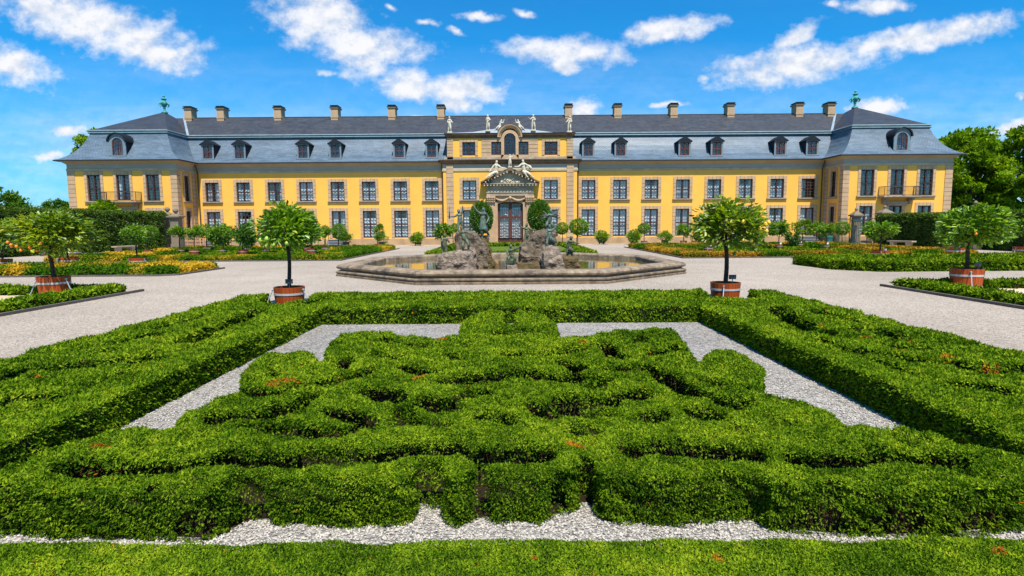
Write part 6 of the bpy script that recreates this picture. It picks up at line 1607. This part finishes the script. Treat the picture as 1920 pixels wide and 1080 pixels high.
# clipped shrubs on legs by the palace wall
def shrub(x, y, w, cz, rx, rz_, label):
    o = empty('wall_shrub', (x, y, 0), 0, label, 'shrub', 'bushy shrubs in low planters along the palace wall')
    b = MB(); b.lathe([(0.30, 0.14), (0.34, 0.16), (0.38, 0.42), (0.34, 0.42)], n=14)
    for s in (-1, 1):
        for t in (-1, 1): b.box(s*0.24-0.025, s*0.24+0.025, t*0.2-0.025, t*0.2+0.025, 0, 0.15)
    b.build('planter', M['tub_black'], o)
    c = link('foliage', random.choice(CRW['bush']), o, (0, 0, max(cz, 0.75)), random.uniform(0, 6)); c.scale = (rx, rx, rz_)
for a in ((-17.42,61.9,.9,.74,.74,.50,'bushy shrub by the wall just right of the grey window steps'), (-13.52,61.24,.9,.76,.67,.52,'bushy shrub by the wall below the yellowish round tub tree'), (-9.78,61.29,.9,.76,.72,.54,'bushy shrub by the wall nearest the left centre pilaster'),
          (9.4,61.45,.9,.77,.73,.58,'bushy shrub by the wall nearest the right centre pilaster'), (12.62,60.72,.9,.78,.72,.64,'bushy shrub by the wall at the left tip of the big right bed'), (15.86,60.89,.9,.77,.69,.52,'bushy shrub by the wall with thin wisps, right of the round headed tub tree'), (25.95,61.31,.9,.77,.64,.6,'bushy shrub by the wall behind the right side of the lemon tree')):
    shrub(*a)
# the two big clipped trees at the door
for s, x, z, h, lab in ((-1, -3.12, 2.85, 1.56, 'large clipped egg shaped tree in a black planter left of the door'), (1, 2.88, 2.98, 1.58, 'large clipped egg shaped tree in a black planter right of the door')):
    o = empty('clipped_tree', (x, 61.0, 0), 0, lab, 'tree', 'clipped trees flanking the door')
    b = MB(); b.taper(0, 0, 0.0, 0.95, 0.95, 0.95, 1.15, 1.15); b.box(-0.62, 0.62, -0.62, 0.62, 0.95, 1.02)
    b.build('planter', M['tub_black'], o, (s*-0.0, 0, 0))
    b = MB(); b.tube((0, 0, 0.95), (0, 0, z-0.8), 0.10, 0.08, n=8); b.build('trunk', M['bark'], o)
    c = link('crown', CLIP[0], o, (0, 0, z), 0.5*s); c.scale = (1.17, 1.1, h)

# ------------------------------------------------------------------ stone benches
def bench(x, y, rz, label):
    o = empty('stone_bench', (x, y, 0), rz, label, 'bench', 'stone benches along the hedges')
    b = MB(); b.box(-1.2, 1.2, -0.24, 0.24, 0.42, 0.52); b.box(-1.17, 1.17, -0.21, 0.21, 0.39, 0.419); b.build('seat', M['stone_grey'], o)
    for s in (-1, 1):
        b = MB(); b.taper(s*0.75, 0, 0, 0.39, 0.30, 0.34, 0.40, 0.40); b.box(s*0.75-0.22, s*0.75+0.22, -0.2, 0.2, 0.0, 0.06); b.build('leg', M['stone_grey'], o)
bench(-32.9, 50.0, R(84), 'stone bench before the tall left hedge, beside the flat topped tub tree')
bench(-34.3, 44.0, R(84), 'stone bench before the tall left hedge, behind the orange tree')
bench(-34.9, 38.6, R(88), 'stone bench before the tall left hedge, cut off by the left picture edge')
bench(32.6, 49.2, R(103), 'stone bench before the tall right hedge, behind the bright green tub tree')
bench(33.75, 43.4, R(94), 'stone bench before the tall right hedge, behind the far right citrus')

# ------------------------------------------------------------------ piers, fences, gate
def pier(x, y, h, w, top, label):
    o = empty('gate_pier', (x, y, 0), 0, label, 'pier', 'stone piers beside the palace')
    b = MB(); b.box(-w/2-0.06, w/2+0.06, -w/2-0.06, w/2+0.06, 0, 0.5); b.box(-w/2, w/2, -w/2, w/2, 0.5, h-0.35)
    b.box(-w/2-0.10, w/2+0.10, -w/2-0.10, w/2+0.10, h-0.35, h-0.25); b.box(-w/2-0.22, w/2+0.22, -w/2-0.22, w/2+0.22, h-0.249, h-0.12)
    b.build('shaft', M['pier'], o)
    c = MB()
    if top == 'ball':
        c.taper(0, 0, h-0.12, h+0.08, w+0.2, w+0.2, 0.3, 0.3); c.lathe([(0.12, 0), (0.10, 0.08), (0.001+0.2, 0.16), (0.25, 0.30), (0.2, 0.44), (0.10, 0.52), (0.001, 0.54)], 0, 0, h+0.08, n=12)
    else:
        c.taper(0, 0, h-0.12, h+0.22, w+0.36, w+0.36, 0.25, 0.25); c.lathe([(0.13, 0), (0.10, 0.1), (0.17, 0.2), (0.12, 0.32), (0.001, 0.42)], 0, 0, h+0.2, n=10)
    c.build('cap', M['pier'], o)
pier(-31.9, 56.2, 3.25, 0.75, 'ball', 'ball topped stone pier at the end of the tall left hedge')
pier(-33.9, 58.3, 3.45, 0.7, 'ball', 'stone pier whose ball just shows over the tall left hedge')
pier(33.95, 58.2, 2.95, 0.58, 'cap', 'capped stone pier at the green gate beside the right pavilion')
pier(36.75, 58.2, 3.15, 0.75, 'cap', 'capped stone pier showing over the left end of the tall right hedge')
pier(39.6, 50.5, 3.25, 0.6, 'cap', 'capped stone pier among the trees behind the tall right hedge')
def fence(p, q, h, label, m, n, group='iron fences beside the palace'):
    p, q = Vector(p), Vector(q); o = empty('iron_fence', tuple(p), 0, label, 'fence', group); d_ = q-p
    b = MB()
    for z in (0.25, h*0.62, h): b.tube((0, 0, z), d_ + Vector((0, 0, z)), 0.03, n=5)
    b.build('rail', M[m], o)
    b = MB()
    for k in range(n+1): c = d_*(k/n); b.tube(c, c + Vector((0, 0, h+0.14)), 0.018, n=4)
    b.build('bars', M[m], o)
    b = MB()
    for k in (0, n): c = d_*(k/n); b.tube(c, c + Vector((0, 0, h+0.3)), 0.05, n=6)
    b.build('post', M[m], o)
fence((-33.6, 56.6, 0), (-32.4, 56.3, 0), 3.0, 'dark iron fence panel between the tall left hedge and its ball topped pier', 'iron', 9)
fence((32.35, 58.3, 0), (33.45, 58.3, 0), 2.4, 'green iron fence panel left of the capped pier', 'gate_green', 9)
fence((34.9, 57.8, 0), (36.3, 57.8, 0), 2.45, 'dark iron gate panel between the two capped piers', 'iron', 9)
o = empty('gate_post', (33.55, 57.4, 0), 0, 'green lattice gate post in front of the capped pier', 'gate post')
b = MB()
for k in range(5):
    for t in (-0.13, 0.13): b.tube((-0.34+k*0.17, t, 0), (-0.34+k*0.17, t, 2.2), 0.022, n=4)
for z in (0.12, 0.8, 1.5, 2.15): b.box(-0.37, 0.37, -0.16, 0.16, z-0.03, z+0.03)
b.build('post', M['gate_green'], o)
b = MB(); b.box(-0.42, 0.42, -0.20, 0.20, 2.2, 2.36); b.build('cap', M['gate_green'], o)
o = empty('gate_post', (-31.2, 56.0, 0), 0, 'slim green gate post just right of the ball topped pier', 'gate post')
b = MB(); b.box(-0.07, 0.07, -0.07, 0.07, 0, 1.95); b.build('post', M['gate_green'], o)
b = MB(); b.box(-0.10, 0.10, -0.10, 0.10, 1.95, 2.02); b.build('cap', M['gate_green'], o)

# ------------------------------------------------------------------ steps up to windows, rail, bin
def steps(x, y, w, label, side=0):
    o = empty('window_steps', (x, y, 0), 0, label, 'steps', 'metal steps at the palace wall')
    for k in range(4):
        b = MB(); b.box(-w/2, w/2, -1.25+0.3*k, -0.94+0.3*k, 0.16*(k+1)-0.05, 0.16*(k+1)); b.build('tread', M['steel_step'], o)
    b = MB()
    for s in (-1, 1): b.add([(s*w/2, -1.3, 0), (s*w/2, -1.15, 0), (s*w/2, 0, 0.52), (s*w/2, 0, 0.66)], [(0, 1, 2, 3)]); b.box(s*w/2-0.03, s*w/2+0.03, -0.1, 0.0, 0, 0.64)
    b.box(-w/2, w/2, -0.06, -0.02, 0.0, 0.60)
    b.build('stringer', M['steel_step'], o)
    b = MB()
    for s in (-1, 1):
        b.tube((s*w/2, -1.2, 0.15), (s*w/2, -1.2, 0.95), 0.022, n=5); b.tube((s*w/2, -0.05, 0.6), (s*w/2, -0.05, 1.45), 0.022, n=5); b.tube((s*w/2, -1.2, 0.95), (s*w/2, -0.05, 1.45), 0.022, n=5)
    b.build('handrail', M['iron'], o)
steps(CX-18.75, 63.85, 1.9, 'grey metal steps under the fifth window from the left')
steps(CX-32.1, 63.85, 1.7, 'grey metal steps at the first window from the left corner')
steps(CX+32.0, 63.85, 1.9, 'grey metal steps at the last window on the right, by the teal bin')
o = empty('wooden_rail', (-33.3, 60.0, 0), 0, 'pinkish wooden rail fence in front of the left pavilion side', 'fence')
for k in range(4):
    b = MB(); b.box(-0.05, 0.05, -0.05, 0.05, 0, 1.05); b.build('post', M['rail_wood'], o, (-0.6+k*0.85, 0, 0))
for z in (0.35, 0.65, 0.95):
    b = MB(); b.box(-0.6, 1.95, -0.075, -0.051, z-0.05, z+0.05); b.build('rail', M['rail_wood'], o)
o = empty('litter_bin', (33.2, 61.4, 0), 0, 'teal green litter bin standing beside the right pavilion', 'bin')
b = MB(); b.lathe([(0.24, 0.02), (0.27, 0.1), (0.29, 0.52)], n=16); b.build('body', M['bin_green'], o)
b = MB(); b.lathe([(0.32, 0.52), (0.32, 0.60), (0.2, 0.68), (0.001, 0.70)], n=16, cap=False); b.build('lid', M['bin_green'], o)

# ------------------------------------------------------------------ large trees beyond
def big_tree(x, y, h, r, crown_z, rz_, n, seed, label, dark=False, clumps=110, leaf=0.5, group='large trees beyond the garden'):
    o = empty('broadleaf_tree', (x, y, 0), 0, label, 'tree', group)
    b = MB(); rs = random.Random(seed)
    b.tube((0, 0, 0), (0.1, 0, crown_z*0.6), r*0.085, r*0.06, n=9)
    for k in range(7):
        a = 2*math.pi*k/7; b.tube((0.1, 0, crown_z*(0.4+0.03*k)), (r*0.6*math.cos(a), r*0.6*math.sin(a), crown_z+rz_*rs.uniform(-.2, .4)), r*0.04, r*0.01, n=6)
    b.tube((0.1, 0, crown_z*0.6), (0, 0, crown_z+rz_*0.6), r*0.06, r*0.01, n=7)
    b.build('trunk', M['bark'], o)
    RS = np.random.RandomState(seed)
    C = RS.normal(0, 1, (clumps, 3)); C /= np.linalg.norm(C, axis=1)[:, None]; C *= (0.55+0.42*RS.rand(clumps)**0.7)[:, None]
    C[:, 0] *= r; C[:, 1] *= r; C[:, 2] *= rz_
    C[:, 0] *= 1 - 0.25*np.clip(C[:, 2]/rz_, 0, 1)
    cr = r*RS.uniform(0.13, 0.26, clumps); k = RS.randint(0, clumps, n)
    Uv = RS.normal(0, 1, (n, 3)); Uv /= np.linalg.norm(Uv, axis=1)[:, None]; Uv[:, 2] *= 0.75
    P = C[k] + Uv*cr[k][:, None]*(0.35 + 0.65*RS.rand(n)**0.5)[:, None]; P[:, 2] += crown_z
    Nn = Uv*0.7 + np.array([0, 0, 0.35])
    V, F = sprigs(P, Nn, np.full(n, leaf), np.full(n, leaf*0.28), RS, splay=0.6)
    tn = np.clip(0.22 + 0.5*RS.rand(n) + 0.5*(RS.rand(clumps)[k]-0.4), 0, 1)
    me = fast_mesh('crown', V, F, M['tree_leaf_dark'] if dark else M['tree_leaf'], np.repeat(tn, 4))
    link('crown', me, o)
big_tree(56.5, 74, 13.5, 5.0, 7.4, 6.0, 15000, 1, 'big leafy tree nearest the right palace corner')
big_tree(63.5, 73, 14.5, 5.0, 7.6, 6.2, 15000, 2, 'big leafy tree second from the right palace corner')
big_tree(70.5, 76, 13.5, 4.8, 6.8, 6.0, 12000, 3, 'big leafy tree cut off by the right picture edge')
big_tree(60.0, 84, 10, 6.0, 5.0, 5.0, 9000, 12, 'tree filling the gap low behind the two big right trees')
big_tree(-67.6, 98, 18.0, 3.7, 14.0, 4.0, 7000, 4, 'tree showing behind the left end of the palace roof')
big_tree(-53.0, 60, 6.8, 3.6, 3.8, 2.7, 8000, 5, 'dark round tree above the hedge at the left picture edge', dark=True, leaf=0.35)
big_tree(-113.5, 148, 9.8, 3.4, 6.6, 3.1, 4000, 6, 'small distant round tree left of the palace wall', dark=True)
big_tree(-121, 150, 8.6, 4.5, 4.6, 3.2, 4000, 7, 'low distant tree between the dark round tree and the palace')
big_tree(-37.6, 54.5, 4.4, 1.45, 3.5, 0.95, 2600, 8, 'yellow green shrub topping the left hedge under the balcony', leaf=0.3, clumps=40, group='shrubs behind the left hedge')
big_tree(-96, 150, 8, 5, 3.5, 3.0, 3000, 9, 'low distant tree just left of the palace wall')
